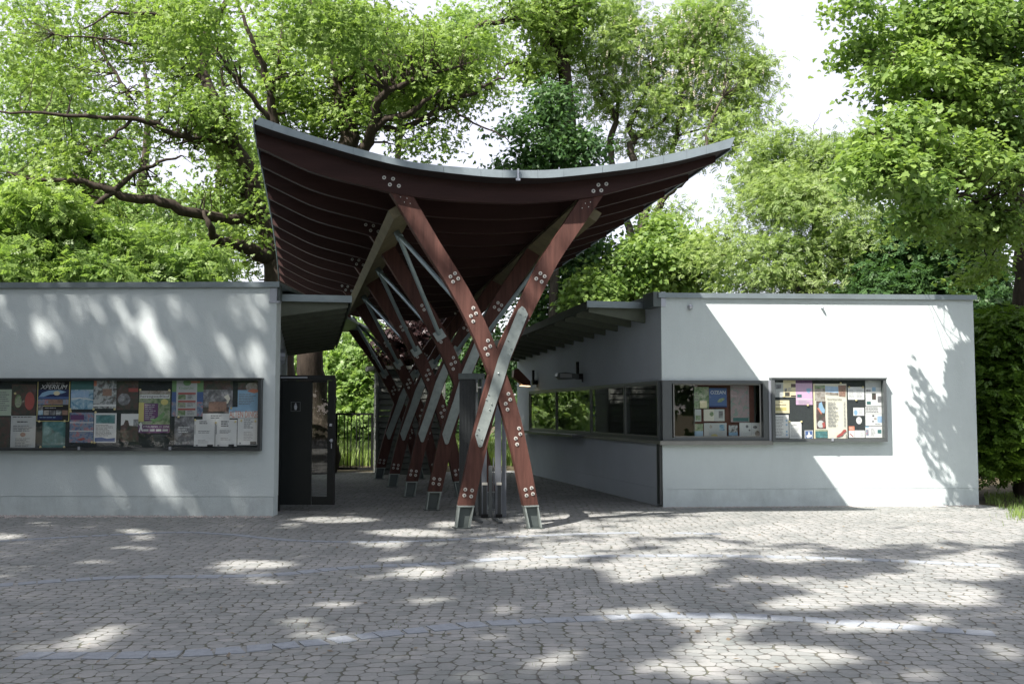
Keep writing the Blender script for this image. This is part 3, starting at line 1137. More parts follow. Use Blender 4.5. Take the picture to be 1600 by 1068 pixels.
# deck: boards below, zinc above
n = 33
back_dy = BAY * 4 + 0.35
m = MB()
lo0 = smooth_pts([roof_pt(x, y, YF - Y0, YF) for x, y in FB], n)
lo1 = smooth_pts([roof_pt(x, y, back_dy, YF) for x, y in FB], n)
rows = 10
vs_, fs = [], []
for j in range(rows + 1):
    t = j / rows
    dyj = (YF - Y0) * (1 - t) + back_dy * t
    vs_ += smooth_pts([roof_pt(x, y, dyj, YF) for x, y in FB], n)
for j in range(rows):
    for k in range(n - 1):
        a = j * n + k
        fs.append((a, a + 1, a + n + 1, a + n))
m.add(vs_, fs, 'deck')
m.build('roof_boarding', canopy)
m = MB()
up = Vector((0, 0, 0.07))
top = [v + up for v in vs_]
m.add(top, fs, 'zinc_dark')
m.build('roof_sheet', canopy)
# front fascia, one sheet per seam
ft = smooth_pts([roof_pt(x, y, YF - Y0 - 0.02, YF - 0.02) for x, y in FT], 81)
fb = smooth_pts([roof_pt(x, y, YF - Y0 - 0.02, YF - 0.02) for x, y in FB], 81)
m = MB()
for k in range(0, 80, 4):
    a, b = k, k + 4
    l = [ft[j].copy() for j in range(a, b + 1)]
    r = [fb[j].copy() for j in range(a, b + 1)]
    l[-1] = l[-1].lerp(l[-2], 0.03)
    r[-1] = r[-1].lerp(r[-2], 0.03)
    m.ribbon(l, r, (0, 0.018 + 0.002 * (k % 8 == 0), 0), 'zinc')
    top_q = [l[j] + Vector((0, 0.002, 0)) for j in range(5)]
    m.ribbon(top_q, [q_ + Vector((0, 0.16, 0.012)) for q_ in top_q], (0, 0, 0.008), 'zinc')
m.build('fascia', canopy)
m = MB()
p = roof_pt(800, 270, YF - Y0 - 0.05, YF - 0.05)
m.box((p.x - .012, p.y - .01, p.z - 0.10), (p.x + .012, p.y + .012, p.z + 0.035), 'frame_light')
m.box((p.x - .03, p.y - .012, p.z - 0.13), (p.x + .03, p.y + .02, p.z - 0.10), 'frame_light')
m.build('rain_spout', canopy)
for side in (0, -1):
    m = MB()
    e0 = [vs_[j * n + (0 if side == 0 else n - 1)] for j in range(rows + 1)]
    sx = -0.02 if side == 0 else 0.02
    m.ribbon([p + Vector((0, 0, 0.10)) for p in e0], [p + Vector((0, 0, -0.03)) for p in e0], (sx, 0, 0), 'zinc')
    m.build('verge_trim', canopy)
# tilted tie beams from frame to frame
tie = {}
for side in (0, 1):
    px, py = ((642, 321) if side == 0 else (912, 325))
    sg = 1 if side == 0 else -1
    wv = Vector((sg * 0.17, 0, 0.105))
    tv = Vector((sg * 0.04, 0, -0.06))
    c0 = frame_pt(px - sg * 10, py, 0) + AX * 0.145
    dirv = Vector((AX.x, 1, -0.075))
    c1 = c0 + dirv * (BAY * 3 + 0.12)
    q = []
    for c in (c0, c1):
        q += [c - wv - tv, c + wv - tv, c + wv + tv, c - wv + tv]
    m = MB()
    m.hexa(q, 'purlin_wood')
    o = m.build('tie_beam', canopy)
    tie[side] = (c0, dirv, tv, sg)
# steel struts: from mid-bay of the tie beam down to the faces of the two neighbouring legs
for side in (0, 1):
    c0, dirv, tv, sg = tie[side]
    for b in range(NF - 1):
        mid = c0 + dirv * (BAY * (b + 0.42)) + tv * 1.6
        ends = []
        for i, dy in ((b + 1, -0.03), (b, TH + 0.03)):
            px, py = ((735, 487) if side == 0 else (823, 487))
            e = frame_pt(px, py, i, dy)
            ends.append((e, i, dy))
        for e, i, dy in ends:
            m = MB()
            st = mid + (e - mid) * 0.05
            m.tube([st, e + Vector((0, 0, 0.0))], 0.034, 10, 'tube')
            m.tube([mid - (e - mid).normalized() * 0.03, st], 0.05, 8, 'tube')
            s_ = m.build('strut', canopy, smooth=False)
            m = MB()
            o2 = 0.028 if dy < 0 else -0.028
            c = e
            d = Vector((0.5 * sg, 0, -0.8)).normalized()
            w_ = Vector((d.z, 0, -d.x)) * 0.085
            q = []
            for y_ in (min(o2, -o2 * 0.2), max(o2, -o2 * .2)):
                for pp_ in (c - d * .06 - w_, c + d * .10 - w_, c + d * .10 + w_, c - d * .06 + w_):
                    q.append(pp_ + Vector((0, y_, 0)))
            m.hexa(q, 'galv')
            m.build('bracket', s_)

# ------------------------------------------------------------------ passage: door, gate, shed, folding gate
YD = gp(480, 798).y
t = thing('door', P(432, 797, YD), 'black green door with a pictogram and a narrow glass strip, beside the left pavilion', 'door')


def db(m, x0, y0, x1, y1, oy0, oy1, key):
    ym = (y0 + y1) / 2
    return m.box((P(x0, ym, YD).x, YD + oy0, P(x0, y1, YD).z), (P(x1, ym, YD).x, YD + oy1, P(x1, y0, YD).z), key)


m = MB()
db(m, 431, 586, 523.5, 594, -0.03, 0.05, 'black')
db(m, 431, 594, 438, 800, -0.03, 0.05, 'black')
db(m, 519, 594, 523.5, 788, -0.03, 0.05, 'black')
m.build('door_frame', t)
m = MB()
db(m, 438.3, 594.3, 487, 788, 0.0, 0.045, 'door')
db(m, 511.5, 594.3, 518.7, 788, 0.0, 0.045, 'door')
db(m, 487, 594.3, 511.5, 597, 0.0, 0.045, 'door')
db(m, 487, 775, 511.5, 788, 0.0, 0.045, 'door')
m.build('door_leaf', t)
m = MB()
db(m, 487, 597, 511.5, 775, 0.018, 0.026, 'glass_win')
m.build('glass_strip', t)
m = MB()
db(m, 439, 588.6, 481, 590.4, -0.04, -0.031, 'frame_light')
m.build('door_closer', t)
m = MB()
db(m, 454.5, 627.4, 469.5, 628.2, -0.006, -0.001, 'frame')
db(m, 454.5, 641.6, 469.5, 642.4, -0.006, -0.001, 'frame')
db(m, 454.5, 628.2, 455.3, 641.6, -0.006, -0.001, 'frame')
db(m, 468.7, 628.2, 469.5, 641.6, -0.006, -0.001, 'frame')
c = P(462, 630.6, YD - .004)
m.tube([c, c + Vector((0, -.004, 0))], 0.012, 12, 'frame_light')
poly = [(460.3, 632.3), (463.7, 632.3), (464.3, 636), (463.3, 640), (460.7, 640), (459.7, 636)]
m.prism([P(x, y, YD - .001) for x, y in poly], (0, -.005, 0), 'frame_light')
m.build('toilet_pictogram', t)
m = MB()
db(m, 515, 661.5, 519.5, 665.5, -0.015, 0.0, 'frame_light')
db(m, 517, 685, 520, 690, -0.04, 0.0, 'frame_light')
db(m, 515.5, 687, 521, 688.2, -0.06, -0.04, 'frame_light')
db(m, 517.3, 692, 519.4, 700, -0.01, 0.0, 'frame_light')
m.build('handle', t)

# barred gate
YG = gp(550, 737).y
t = thing('gate', P(520, 737, YG), 'black barred steel gate closing the far end of the passage', 'gate')
xa, xb = P(449, 690, YG).x, P(583, 690, YG).x
zt, zb = P(550, 645, YG).z, 0.06
m = MB()
m.box((xa, YG, zt - .05), (xb, YG + .04, zt), 'black')
m.box((xa, YG, zb), (xb, YG + .04, zb + .06), 'black')
m.box((xb - .06, YG - .003, zb), (xb, YG + .043, zt - .05), 'black')
m.box((P(524, 690, YG).x, YG - .003, zb + .06), (P(527, 690, YG).x, YG + .043, zt - .05), 'black')
m.build('gate_frame', t)
k = 0
x = xa + 0.08
while x < xb - 0.08:
    m = MB()
    m.box((x - .011, YG + .008, zb + .06), (x + .011, YG + .03, zt - .05), 'black')
    m.build('bar', t)
    x += 0.089 if k % 3 else 0.145
    k += 1
m = MB()
pa, pb = P(584.5, 735, YG), P(590.5, 735, YG)
m.box((pa.x, YG - 0.02, 0), (pb.x, YG + 0.1, P(585, 577, YG).z), 'frame_light')
m.build('gate_post', t)

# slatted shed
YS = gp(610, 741).y
t = thing('shed', P(645, 741, YS), 'dark shed with horizontal slat siding behind the crossed legs', 'shed')
x0, x1 = P(591, 700, YS).x, P(692, 700, YS).x
zt = P(640, 577, YS).z
m = MB()
ns = 18
for k in range(ns):
    za, zb_ = zt * k / ns, zt * (k + 1) / ns - 0.012
    m.hexa([(x0, YS, za), (x1, YS, za), (x1 - .3, YS + 1.3, za), (x0 - .3, YS + 1.3, za), (x0 + .012, YS + .022, zb_), (x1 - .012, YS + .022, zb_), (x1 - .31, YS + 1.3, zb_), (x0 - .29, YS + 1.3, zb_)], 'shed')
m.build('siding', t)
m = MB()
m.box((x0 - .06, YS - .06, 0), (x0 - .002, YS + .06, zt), 'shed')
m.build('corner_board', t)
m = MB()
m.box((x1 + .002, YS - .06, 0), (x1 + .06, YS + .06, zt), 'shed')
m.build('corner_board', t)
m = MB()
m.hexa([(x0 - .1, YS - .12, zt), (x1 + .1, YS - .12, zt), (x1 - .35, YS + 1.4, zt), (x0 - .55, YS + 1.4, zt), (x0 - .12, YS - .14, zt + .09), (x1 + .12, YS - .14, zt + .09), (x1 - .35, YS + 1.4, zt + .12), (x0 - .55, YS + 1.4, zt + .12)], 'shed')
m.build('roof', t)

# folded steel gate beside the front legs
YK = gp(770, 808).y
t = thing('folding_gate', P(755, 808, YK), 'folded steel gate leaves and posts parked behind the front crossed legs', 'gate')


def kb(m, x0, y0, x1, y1, o0, o1, key):
    return m.box((P(x0, 690, YK).x, YK + o0, max(P(x0, y1, YK).z, 0.01)), (P(x1, 690, YK).x, YK + o1, P(x1, y0, YK).z), key)


m = MB()
kb(m, 716, 583, 757, 592, -0.02, 0.14, 'zinc_dark')
kb(m, 743, 592, 747, 800, -0.02, 0.14, 'frame')
m.build('leaf_frame', t)
m = MB()
x = 717.5
while x < 742.4:
    kb(m, x, 592.3, x + 1.35, 806, 0.0, 0.05, 'anthracite')
    kb(m, x + 1.35, 592.3, x + 2.25, 806, 0.022, 0.05, 'anthracite')
    x += 2.25
m.build('ribbed_leaf', t)
for (xa_, xb_, ya, yb, o0, o1, key) in ((752.5, 760.5, 592, 811, 0.0, 0.06, 'steel_grey'), (773.2, 783.2, 600, 812, -0.02, 0.05, 'steel_grey'), (784.2, 791.0, 600, 812, 0.04, 0.10, 'steel_grey'),
                                   (763.5, 769.5, 727, 816, -0.04, 0.0, 'frame'), (747.6, 752.0, 592, 806, 0.05, 0.09, 'frame'), (770.3, 771.6, 715, 800, 0.0, 0.02, 'steel_grey')):
    m = MB()
    kb(m, xa_, ya, xb_, yb, o0, o1, key)
    m.build('post', t)
for (xa_, xb_) in ((753.5, 762), (776, 784)):
    m = MB()
    kb(m, xa_, 753, xb_, 757, -0.05, -0.022, 'cream')
    kb(m, xa_, 757, xa_ + 1.3, 806, -0.05, -0.022, 'steel_grey')
    kb(m, xb_ - 1.3, 757, xb_, 806, -0.05, -0.022, 'steel_grey')
    kb(m, xa_ + 1.3, 757, xb_ - 1.3, 804, -0.04, -0.022, 'anthracite')
    kb(m, xa_ - 1, 802, xb_ + 1, 808, -0.06, -0.021, 'black')
    m.build('bottom_guide', t)
m = MB()
a, b = gp(736, 809), gp(752, 817)
m.obox(a + Vector((0, 0, .02)), b + Vector((0, 0, .02)), 0.05, 0.02, 'frame')
a, b = gp(771, 811), gp(783, 818)
m.obox(a + Vector((0, 0, .02)), b + Vector((0, 0, .02)), 0.05, 0.02, 'frame')
m.build('floor_rail', t)
m = MB()
kb(m, 744.5, 598, 746.5, 612, -0.05, -0.021, 'bolt')
kb(m, 745.5, 604, 752, 606, -0.07, -0.05, 'bolt')
m.build('latch', t)

# ------------------------------------------------------------------ notice cases


def notice_case(face, s0, s1, z0, z1, depth, frame_w, joints, label, key='anthracite'):
    t = thing('display_case', face.pt((s0 + s1) / 2, z0, 0), label, 'display case', 'wall mounted notice cases')
    m = MB()
    fw = frame_w
    face.box(m, s0, s1, z0, z0 + fw, 0.001, depth, key)
    face.box(m, s0, s1, z1 - fw * .7, z1, 0.001, depth, key)
    face.box(m, s0, s0 + fw, z0 + fw, z1 - fw * .7, 0.001, depth, key)
    face.box(m, s1 - fw, s1, z0 + fw, z1 - fw * .7, 0.001, depth, key)
    face.box(m, s0 - .012, s1 + .012, z1 - .014, z1 + .008, 0.0, depth + .012, key)
    m.build('frame', t)
    m = MB()
    face.box(m, s0 + fw, s1 - fw, z0 + fw, z1 - fw * .7, 0.002, 0.02, 'board')
    m.build('pinboard', t)
    ed = [s0 + fw + .002] + joints + [s1 - fw - .002]
    for a, b in zip(ed, ed[1:]):
        m = MB()
        face.box(m, a + .0015, b - .0015, z0 + fw + .002, z1 - fw * .7 - .002, depth - 0.022, depth - 0.016, 'glass')
        m.build('glass_pane', t)
    for j in joints:
        m = MB()
        face.box(m, j - .018, j + .018, z0 + fw * .3, z0 + fw + .02, depth + .001, depth + .014, 'frame_light')
        m.build('lock', t)
    return t


DL = 0.13
s0, s1, z0, z1 = FL.rect(-40, 591, 407, 704, DL)
jl = [FL.sz(x, 650, DL)[0] for x in (-3, 125, 267)]
notice_case(FL, s0, s1, z0, z1, DL, 0.045, jl, 'long black glazed notice case full of posters on the left white wall')
s0, s1, z0, z1 = FR.rect(1207, 590.5, 1386, 690, DL)
jr = [FR.sz(1300, 650, DL)[0]]
notice_case(FR, s0, s1, z0, z1, DL, 0.05, jr, 'grey framed glazed notice case on the right white wall beside the corner window', 'frame')

rp_rnd = random.Random(21)


def poster(face, x0, y0, x1, y1, base, items, label, off=0.022, cat='poster', name='poster', pins=(), group=None, tilt=0.0):
    """a printed sheet: base colour, then rectangles, pictures and lettering in fractions of the sheet (v from the top)"""
    s0, s1, z0, z1 = face.rect(x0, y0, x1, y1, off + 0.02)
    t = None
    m = MB()
    org = face.pt((s0 + s1) / 2, z0, off)
    face.box(m, s0, s1, z0, z1, off, off + 0.0015, base)
    lay = off + 0.0015
    for it in items:
        lay += 0.0006
        k = it[0]

        def S(u):
            return s0 + (s1 - s0) * u

        def Z(v):
            return z1 - (z1 - z0) * v
        if k == 'r':
            _, u0, v0, u1, v1, c = it
            m.add([face.pt(S(u0), Z(v1), lay), face.pt(S(u1), Z(v1), lay), face.pt(S(u1), Z(v0), lay), face.pt(S(u0), Z(v0), lay)], [(0, 1, 2, 3)], c)
        elif k == 'p':
            _, pts, c = it
            m.add([face.pt(S(u), Z(v), lay) for u, v in pts], [tuple(range(len(pts)))], c)
        elif k == 'o':
            _, u, v, ru, rv, c = it
            m.add([face.pt(S(u + ru * math.cos(a * math.pi / 8)), Z(v + rv * math.sin(a * math.pi / 8)), lay) for a in range(16)], [tuple(range(16))], c)
        elif k == 'l':
            _, u0, v0, u1, v1, nl, c = it
            for j in range(nl):
                va = v0 + (v1 - v0) * j / max(1, nl)
                vb = va + (v1 - v0) / nl * 0.42
                ue = u0 + (u1 - u0) * rp_rnd.uniform(0.62, 1.0)
                uu = u0
                while uu < ue - 0.01:
                    w_ = min(ue - uu, rp_rnd.uniform(0.06, 0.2))
                    m.add([face.pt(S(uu), Z(vb), lay), face.pt(S(uu + w_ * .86), Z(vb), lay), face.pt(S(uu + w_ * .86), Z(va), lay), face.pt(S(uu), Z(va), lay)], [(0, 1, 2, 3)], c)
                    uu += w_
        elif k == 't':
            _, txt, u0, v0, u1, v1, c = it[:7]
            put_text(m, face, txt, S(u0), S(u1), Z(v1), Z(v0), lay, c, it[7] if len(it) > 7 else 0.0)
    o = m.build(name, None, org)
    tag(o, label, cat, group)
    for (u, v) in pins:
        pm = MB()
        p = face.pt(s0 + (s1 - s0) * u, z1 - (z1 - z0) * v, lay)
        pm.tube([p, p + face.n * 0.008, p + face.n * 0.016], [0.017, 0.018, 0.010], 8, 'pin')
        pm.build('pin', o)
    return o


GL = 'posters in the left notice case'
GR = 'notices in the right notice case'
GW = 'papers behind the corner window'


def PL(*a, **k):
    k.setdefault('group', GL)
    return poster(FL, *a, **k)


PL(-6, 608, 17, 649, 'paper_green', [('l', .05, .1, .9, .85, 9, 'ink')], 'pale green typed list at the left edge of the left notice case')
PL(17, 600, 55, 648, 'pic_dark', [('o', .75, .55, .2, .3, 'red'), ('o', .28, .55, .14, .22, 'pic_green')], 'dark animal picture poster left of the yellow framed poster', pins=[(.15, .3)])
PL(-4, 651, 14, 701, 'paper_green', [('r', 0, 0, 1, 1, 'pic_dark')], 'dark green picture sheet in the lower left corner of the left case', off=.0225)
PL(15.5, 649, 54.5, 701, 'paper_grey', [('l', .06, .03, .95, .08, 1, 'ink_dark'), ('l', .25, .17, .75, .24, 1, 'ink_dark'), ('l', .1, .3, .95, .5, 4, 'ink'), ('o', .5, .57, .11, .065, 'pic_orange'), ('l', .2, .68, .85, .95, 6, 'ink')],
   'pale grey notice with a small round brown emblem and centred print', off=.025)
PL(57, 596, 108, 658, 'yellow', [('r', .025, .0, .975, .985, 'ink_dark'), ('t', 'BAYERWALD', .28, .02, .82, .06, 'ink_soft'), ('t', 'XPERIUM', .09, .08, .92, .185, 'white', .06),
   ('r', .03, .2, .97, .38, 'navy'), ('p', [(.05, .38), (.15, .28), (.35, .22), (.7, .21), (.9, .26), (.75, .3), (.4, .32), (.2, .38)], 'lightblue'), ('o', .6, .29, .1, .055, 'pale_yellow'), ('r', .03, .38, .97, .43, 'blue'),
   ('r', .03, .44, .97, .58, 'pic_collage'), ('r', .35, .45, .8, .57, 'pic_orange'), ('r', .2, .6, .8, .62, 'yellow'), ('r', .03, .59, .2, .72, 'pic_grey'), ('l', .25, .65, .8, .7, 1, 'ink_soft'),
   ('r', .05, .72, .2, .84, 'pic_sea'), ('r', .22, .72, .38, .84, 'pic_rock'), ('r', .4, .72, .58, .84, 'pic_grey'), ('r', .6, .72, .77, .84, 'pic_city'), ('r', .79, .72, .96, .84, 'pic_orange'), ('r', .03, .86, .8, .96, 'navy'), ('l', .1, .89, .7, .93, 1, 'lightblue')],
   'dark science show poster with a yellow border and white slanted headline', pins=[(.1, 1.0), (.88, .99)])
PL(65, 658.5, 101, 699, 'teal', [('r', .05, .0, .92, .86, 'pic_teal'), ('o', .45, .45, .25, .3, 'pic_teal')], 'teal poster of an animal face below the yellow framed poster', off=.0235, pins=[(-.05, .98), (.98, .98)])
PL(110, 595, 145, 639, 'pic_sea', [('r', 0, 0, 1, .3, 'teal'), ('p', [(.02, .62), (.4, .58), (1, .66), (1, .69), (.4, .62), (.02, .66)], 'white'), ('r', .0, .35, .8, .58, 'pic_sky')], 'blue picture of water with a white streak, right of the yellow framed poster', pins=[(0, 1.0)])
PL(145.5, 594, 181, 638, 'pic_city', [('r', 0, 0, .12, .2, 'orange'), ('r', .4, .3, .8, .55, 'pic_orange'), ('r', 0, .85, 1, .92, 'white'), ('r', 0, .68, .3, .82, 'paper_grey')], 'red and green town photo poster at the top of the left case', pins=[(.02, 1.02), (.95, 1.02)])
PL(181.5, 593, 215, 640, 'pic_dark', [('r', .55, .28, 1, .4, 'red'), ('o', .35, .65, .3, .2, 'pic_grey')], 'dark poster with a red bar left of the running race poster')
PL(108, 644, 145, 691, 'pic_collage', [('r', .02, .08, .6, .25, 'purple'), ('r', 0, .32, 1, .35, 'white'), ('r', 0, .6, 1, .63, 'white'), ('p', [(.3, .9), (.6, .83), (.7, .88), (.5, .94)], 'red')],
   'purple and blue holiday collage sheet beside the white letter', pins=[(.03, -.03), (.96, .99)])
PL(146, 645, 181, 691, 'white', [('r', .08, .06, .93, .35, 'pic_teal'), ('l', .08, .4, .95, .8, 9, 'ink'), ('p', [(.05, .97), (.05, .84), (.35, .82), (.6, .87), (.95, .84), (.95, .97)], 'blue')], 'white letter with a photo on top and a blue wave at its foot', off=.024, pins=[(.06, -.03), (.05, 1.0)])
PL(188, 646, 216, 690, 'white', [('p', [(0, .42), (.15, .38), (.25, .22), (.4, .24), (.48, .42), (1, .45), (1, 1), (0, 1)], 'pic_dark'), ('r', .7, .2, 1, .44, 'pic_grey'), ('r', 0, .6, 1, 1, 'pic_dark')], 'white sheet with a dark seated figure below the red bar poster')
PL(216, 610, 265, 676, 'pic_green', [('r', 0, 0, 1, .08, 'pic_rock'), ('r', .02, .09, .98, .185, 'white'), ('t', 'herzogstadtlauf', .05, .1, .97, .18, 'ink_dark'), ('r', .0, .28, .17, .73, 'yellow'), ('r', .17, .3, .62, .72, 'purple'), ('l', .2, .33, .58, .7, 8, 'ink_soft'),
   ('p', [(.35, .68), (.55, .66), (.8, .5), (.85, .55), (.72, .68), (.5, .74)], 'green'), ('o', .82, .27, .12, .07, 'yellow'), ('r', 0, .8, 1, 1, 'purple'), ('t', 'STRAUBING, 21. JUNI', .16, .83, .97, .885, 'white'),
   ('r', .16, .91, .33, .96, 'paper_grey'), ('r', .37, .91, .53, .96, 'paper_grey'), ('r', .57, .91, .74, .96, 'paper_grey'), ('r', .78, .91, .95, .96, 'paper_grey'), ('p', [(.02, .97), (.06, .85), (.03, .8), (.08, .74), (.13, .8), (.12, .86), (.16, .97), (.11, .95), (.09, .9), (.06, .98)], 'white')],
   'purple and yellow town running race poster with a white headline', off=.024, pins=[(.04, -.02), (.97, -.01)])
PL(268, 594, 317, 650, 'pic_collage', [('r', 0, 0, .18, .32, 'green'), ('r', .78, 0, 1, .32, 'green'), ('r', .0, .32, 1, .6, 'blue'), ('r', .14, 0, .8, 1, 'paper_grey'), ('o', .48, .06, .13, .09, 'green'), ('t', 'KinderUni', .22, .17, .68, .25, 'green'),
   ('r', .2, .34, .76, .39, 'red'), ('r', .2, .56, .76, .61, 'red'), ('r', .2, .78, .76, .83, 'red'), ('r', .2, .4, .44, .53, 'pic_green'), ('r', .2, .62, .44, .75, 'pic_green'), ('r', .2, .84, .44, .97, 'pic_green'), ('l', .5, .41, .76, .53, 3, 'ink'), ('l', .5, .63, .76, .75, 3, 'ink'), ('l', .5, .85, .76, .97, 3, 'ink'), ('r', .6, .02, .9, .07, 'orange')],
   'children event poster with green corners and three red title bars')
PL(272, 650.5, 302, 695, 'pic_grey', [('l', .2, .36, .85, .6, 3, 'white')], 'grey photo poster with pale print below the children event poster', off=.026, pins=[(.2, .02)])
PL(316.5, 594, 363, 645, 'pic_dark', [('r', 0, .28, 1, .82, 'pic_grey'), ('p', [(.7, .5), (.85, .42), (.92, .55), (.85, .7), (.7, .75), (.82, .62)], 'cream'), ('r', .2, .65, .8, .95, 'pic_orange')], 'dark stage photo poster with pale figures in the right part of the left case')
PL(316, 645.5, 358, 660, 'white', [('l', .3, .2, .85, .9, 3, 'ink')], 'white strip of paper tucked behind two white letters', off=.0225)
PL(302.5, 655, 335, 697, 'white', [('l', .25, .06, .75, .2, 2, 'ink_dark'), ('l', .2, .42, .8, .54, 2, 'ink'), ('l', .2, .76, .8, .9, 3, 'ink_soft'), ('r', .03, .2, .06, .55, 'ink'), ('r', .65, .93, .92, 1, 'ink_dark'), ('r', .1, .94, .2, .99, 'ink')], 'white typed letter, left of the two with black foot tabs', off=.0265, pins=[(.05, .02)])
PL(336, 655, 369.5, 697, 'white', [('l', .25, .06, .75, .3, 3, 'ink_dark'), ('l', .2, .4, .8, .54, 3, 'ink'), ('l', .25, .68, .75, .8, 2, 'ink_soft'), ('r', .03, .2, .06, .55, 'ink'), ('r', .62, .92, .88, 1, 'ink_dark'), ('r', .1, .94, .2, .99, 'ink')], 'white typed letter, right of the two with black foot tabs', off=.027, pins=[(.02, .12), (.93, .08)])
PL(371, 597, 403, 637, 'lightblue', [('r', 0, 0, 1, .3, 'pic_dark'), ('o', .68, .18, .3, .17, 'pic_rock'), ('p', [(.45, .35), (.7, .25), (1, .28), (1, .38), (.8, .42)], 'orange'), ('l', .05, .45, .9, .9, 7, 'ink')], 'pale blue info sheet with a dark photo on top, above the orange headline')
PL(370.5, 653.5, 403, 695, 'white', [('l', .3, .03, .8, .4, 5, 'ink'), ('l', .3, .5, .8, .85, 6, 'ink_soft'), ('r', .62, .86, .92, .98, 'ink_dark'), ('r', .1, .9, .17, .96, 'ink')], 'white printed page under the orange headline in the left case', off=.0285, pins=[(.18, .08), (.86, .1)])
PL(357, 635.5, 404, 653, 'lightblue', [('p', [(0, .5), (1, .35), (1, 1), (0, 1)], 'white'), ('t', 'ALTEN DINGE', .02, .36, .99, .93, 'orange')], 'pale blue header sheet with large orange lettering at the right end of the left case', off=.0305, pins=[(.08, .1)])


def PR(*a, **k):
    k.setdefault('group', GR)
    return poster(FR, *a, **k)


PR(1210, 597, 1225, 620, 'paper_grey', [('r', .1, .15, .75, .45, 'pic_grey'), ('l', .1, .55, .9, .95, 5, 'ink_soft')], 'grey newspaper cutting in the top left corner of the right case', pins=[(1, .95)])
PR(1224.5, 593.5, 1244, 620, 'pale_yellow', [('r', .62, .22, 1, .42, 'pic_dark'), ('r', .1, .48, .28, .68, 'pic_grey'), ('r', .12, .72, .5, .95, 'pic_dark'), ('r', .6, .9, 1, .97, 'ink_dark'), ('l', .35, .45, .7, .7, 4, 'ink_soft')], 'yellowed newspaper page with small photos, left of the lilac poster', off=.024)
PR(1244, 593.5, 1270, 632, 'pink', [('r', 0, 0, 1, .12, 'purple'), ('p', [(.62, .36), (.78, .32), (.96, .36), (.8, .54), (.66, .48)], 'lightblue'), ('r', .08, .58, .35, .7, 'teal'), ('r', 0, .77, 1, .8, 'white'), ('l', .15, .84, .9, .98, 3, 'ink_soft')],
   'lilac poster with a pale blue shape at the top of the right case', off=.025, pins=[(.7, 1.02)])
PR(1210, 625, 1234, 645, 'pale_yellow', [('l', .3, .1, .6, .2, 1, 'ink_dark'), ('l', .05, .32, .95, .45, 1, 'ink_dark'), ('r', .1, .55, .8, .8, 'yellow'), ('l', .15, .6, .75, .75, 2, 'ink')], 'cream notice with a yellow box on the left side of the right case')
PR(1211, 648, 1233, 684, 'white', [('l', .05, .08, .7, .92, 13, 'ink'), ('o', .85, .24, .07, .045, 'lightblue'), ('o', .85, .42, .07, .045, 'lightblue'), ('o', .85, .72, .07, .045, 'lightblue'), ('o', .85, .86, .07, .045, 'lightblue')], 'white list with pale blue dots down its right side')
PR(1234, 658.5, 1253, 685, 'white', [('l', .3, .1, .7, .16, 1, 'ink'), ('l', .15, .2, .85, .27, 1, 'ink_dark'), ('l', .12, .38, .88, .9, 7, 'ink_soft')], 'small white notice with a bold heading beside the dotted list', pins=[(0, 0), (1, .0)])
PR(1258, 672, 1271, 684.5, 'white', [('r', .06, .06, .94, .98, 'blue'), ('p', [(.2, .62), (.42, .55), (.42, .2), (.6, .2), (.6, .5), (.85, .55), (.85, .8), (.35, .95), (.2, .8)], 'white')], 'small blue and white hand pictogram sticker', cat='sticker', name='sticker')
PR(1272, 599, 1324, 684.5, 'pale_yellow', [('r', .0, 0, 1, 1, 'cream'), ('r', 0, 0, .05, 1, 'pale_yellow'), ('r', .04, .03, .35, .09, 'pic_green'), ('r', .04, .09, .35, .31, 'pic_rock'), ('p', [(.36, .04), (.75, .06), (.75, .2), (.36, .17)], 'pic_sky'), ('p', [(.36, .15), (.75, .17), (.75, .22), (.36, .2)], 'pic_rock'), ('p', [(.75, .03), (.99, .03), (.96, .24), (.77, .23)], 'pic_orange'),
   ('p', [(.08, .32), (.36, .32), (.34, .6), (.36, .82), (.08, .82), (.07, .6)], 'pic_dark'), ('p', [(.16, .36), (.24, .33), (.28, .42), (.34, .48), (.32, .54), (.24, .53), (.14, .44)], 'lightblue'), ('p', [(.1, .45), (.15, .44), (.24, .54), (.22, .56)], 'orange'), ('o', .2, .74, .1, .07, 'paper_grey'), ('p', [(.24, .72), (.32, .7), (.34, .78), (.27, .82)], 'red'),
   ('r', .03, .85, .4, .99, 'pic_teal'), ('r', .03, .84, .4, .87, 'pic_green'), ('t', 'Eintrittspreise', .42, .27, .85, .31, 'ink_dark'), ('l', .42, .34, .75, .8, 18, 'ink'), ('l', .9, .34, .97, .8, 18, 'ink'), ('p', [(.66, .98), (.68, .95), (.8, .9), (.88, .84), (.95, .84), (.97, .87), (.9, .9), (.84, .95), (.74, .97)], 'red'), ('r', .94, .92, .97, .98, 'pic_rock')],
   'large yellow price poster with animal pictures down its left side', off=.024, pins=[(.82, -.01)])
PR(1325.5, 604, 1351, 624, 'white', [('l', .06, .25, .42, .9, 6, 'ink_soft'), ('l', .52, .25, .95, .9, 6, 'ink_soft')], 'white folded card with two columns of faint print', pins=[(.08, .02), (.92, .02), (.5, 1.05)])
PR(1334, 636.5, 1351, 649, 'white', [('o', .22, .62, .17, .34, 'lightblue'), ('l', .5, .3, .9, .8, 3, 'ink_soft')], 'white tag with a pale blue bottle shape in the right case', cat='card', name='card')
PR(1327, 665.5, 1336, 683.5, 'orange', [('r', 0, .38, 1, 1, 'white'), ('l', .1, .1, .9, .3, 2, 'cream'), ('p', [(.2, .6), (.8, .9), (.7, .95), (.15, .68)], 'red')], 'orange and white leaflet at the foot of the right case')
PR(1336.5, 672, 1352, 683.5, 'white', [('l', .55, .35, .9, .9, 3, 'ink_soft')], 'blank white card at the foot of the right case', cat='card', name='card')
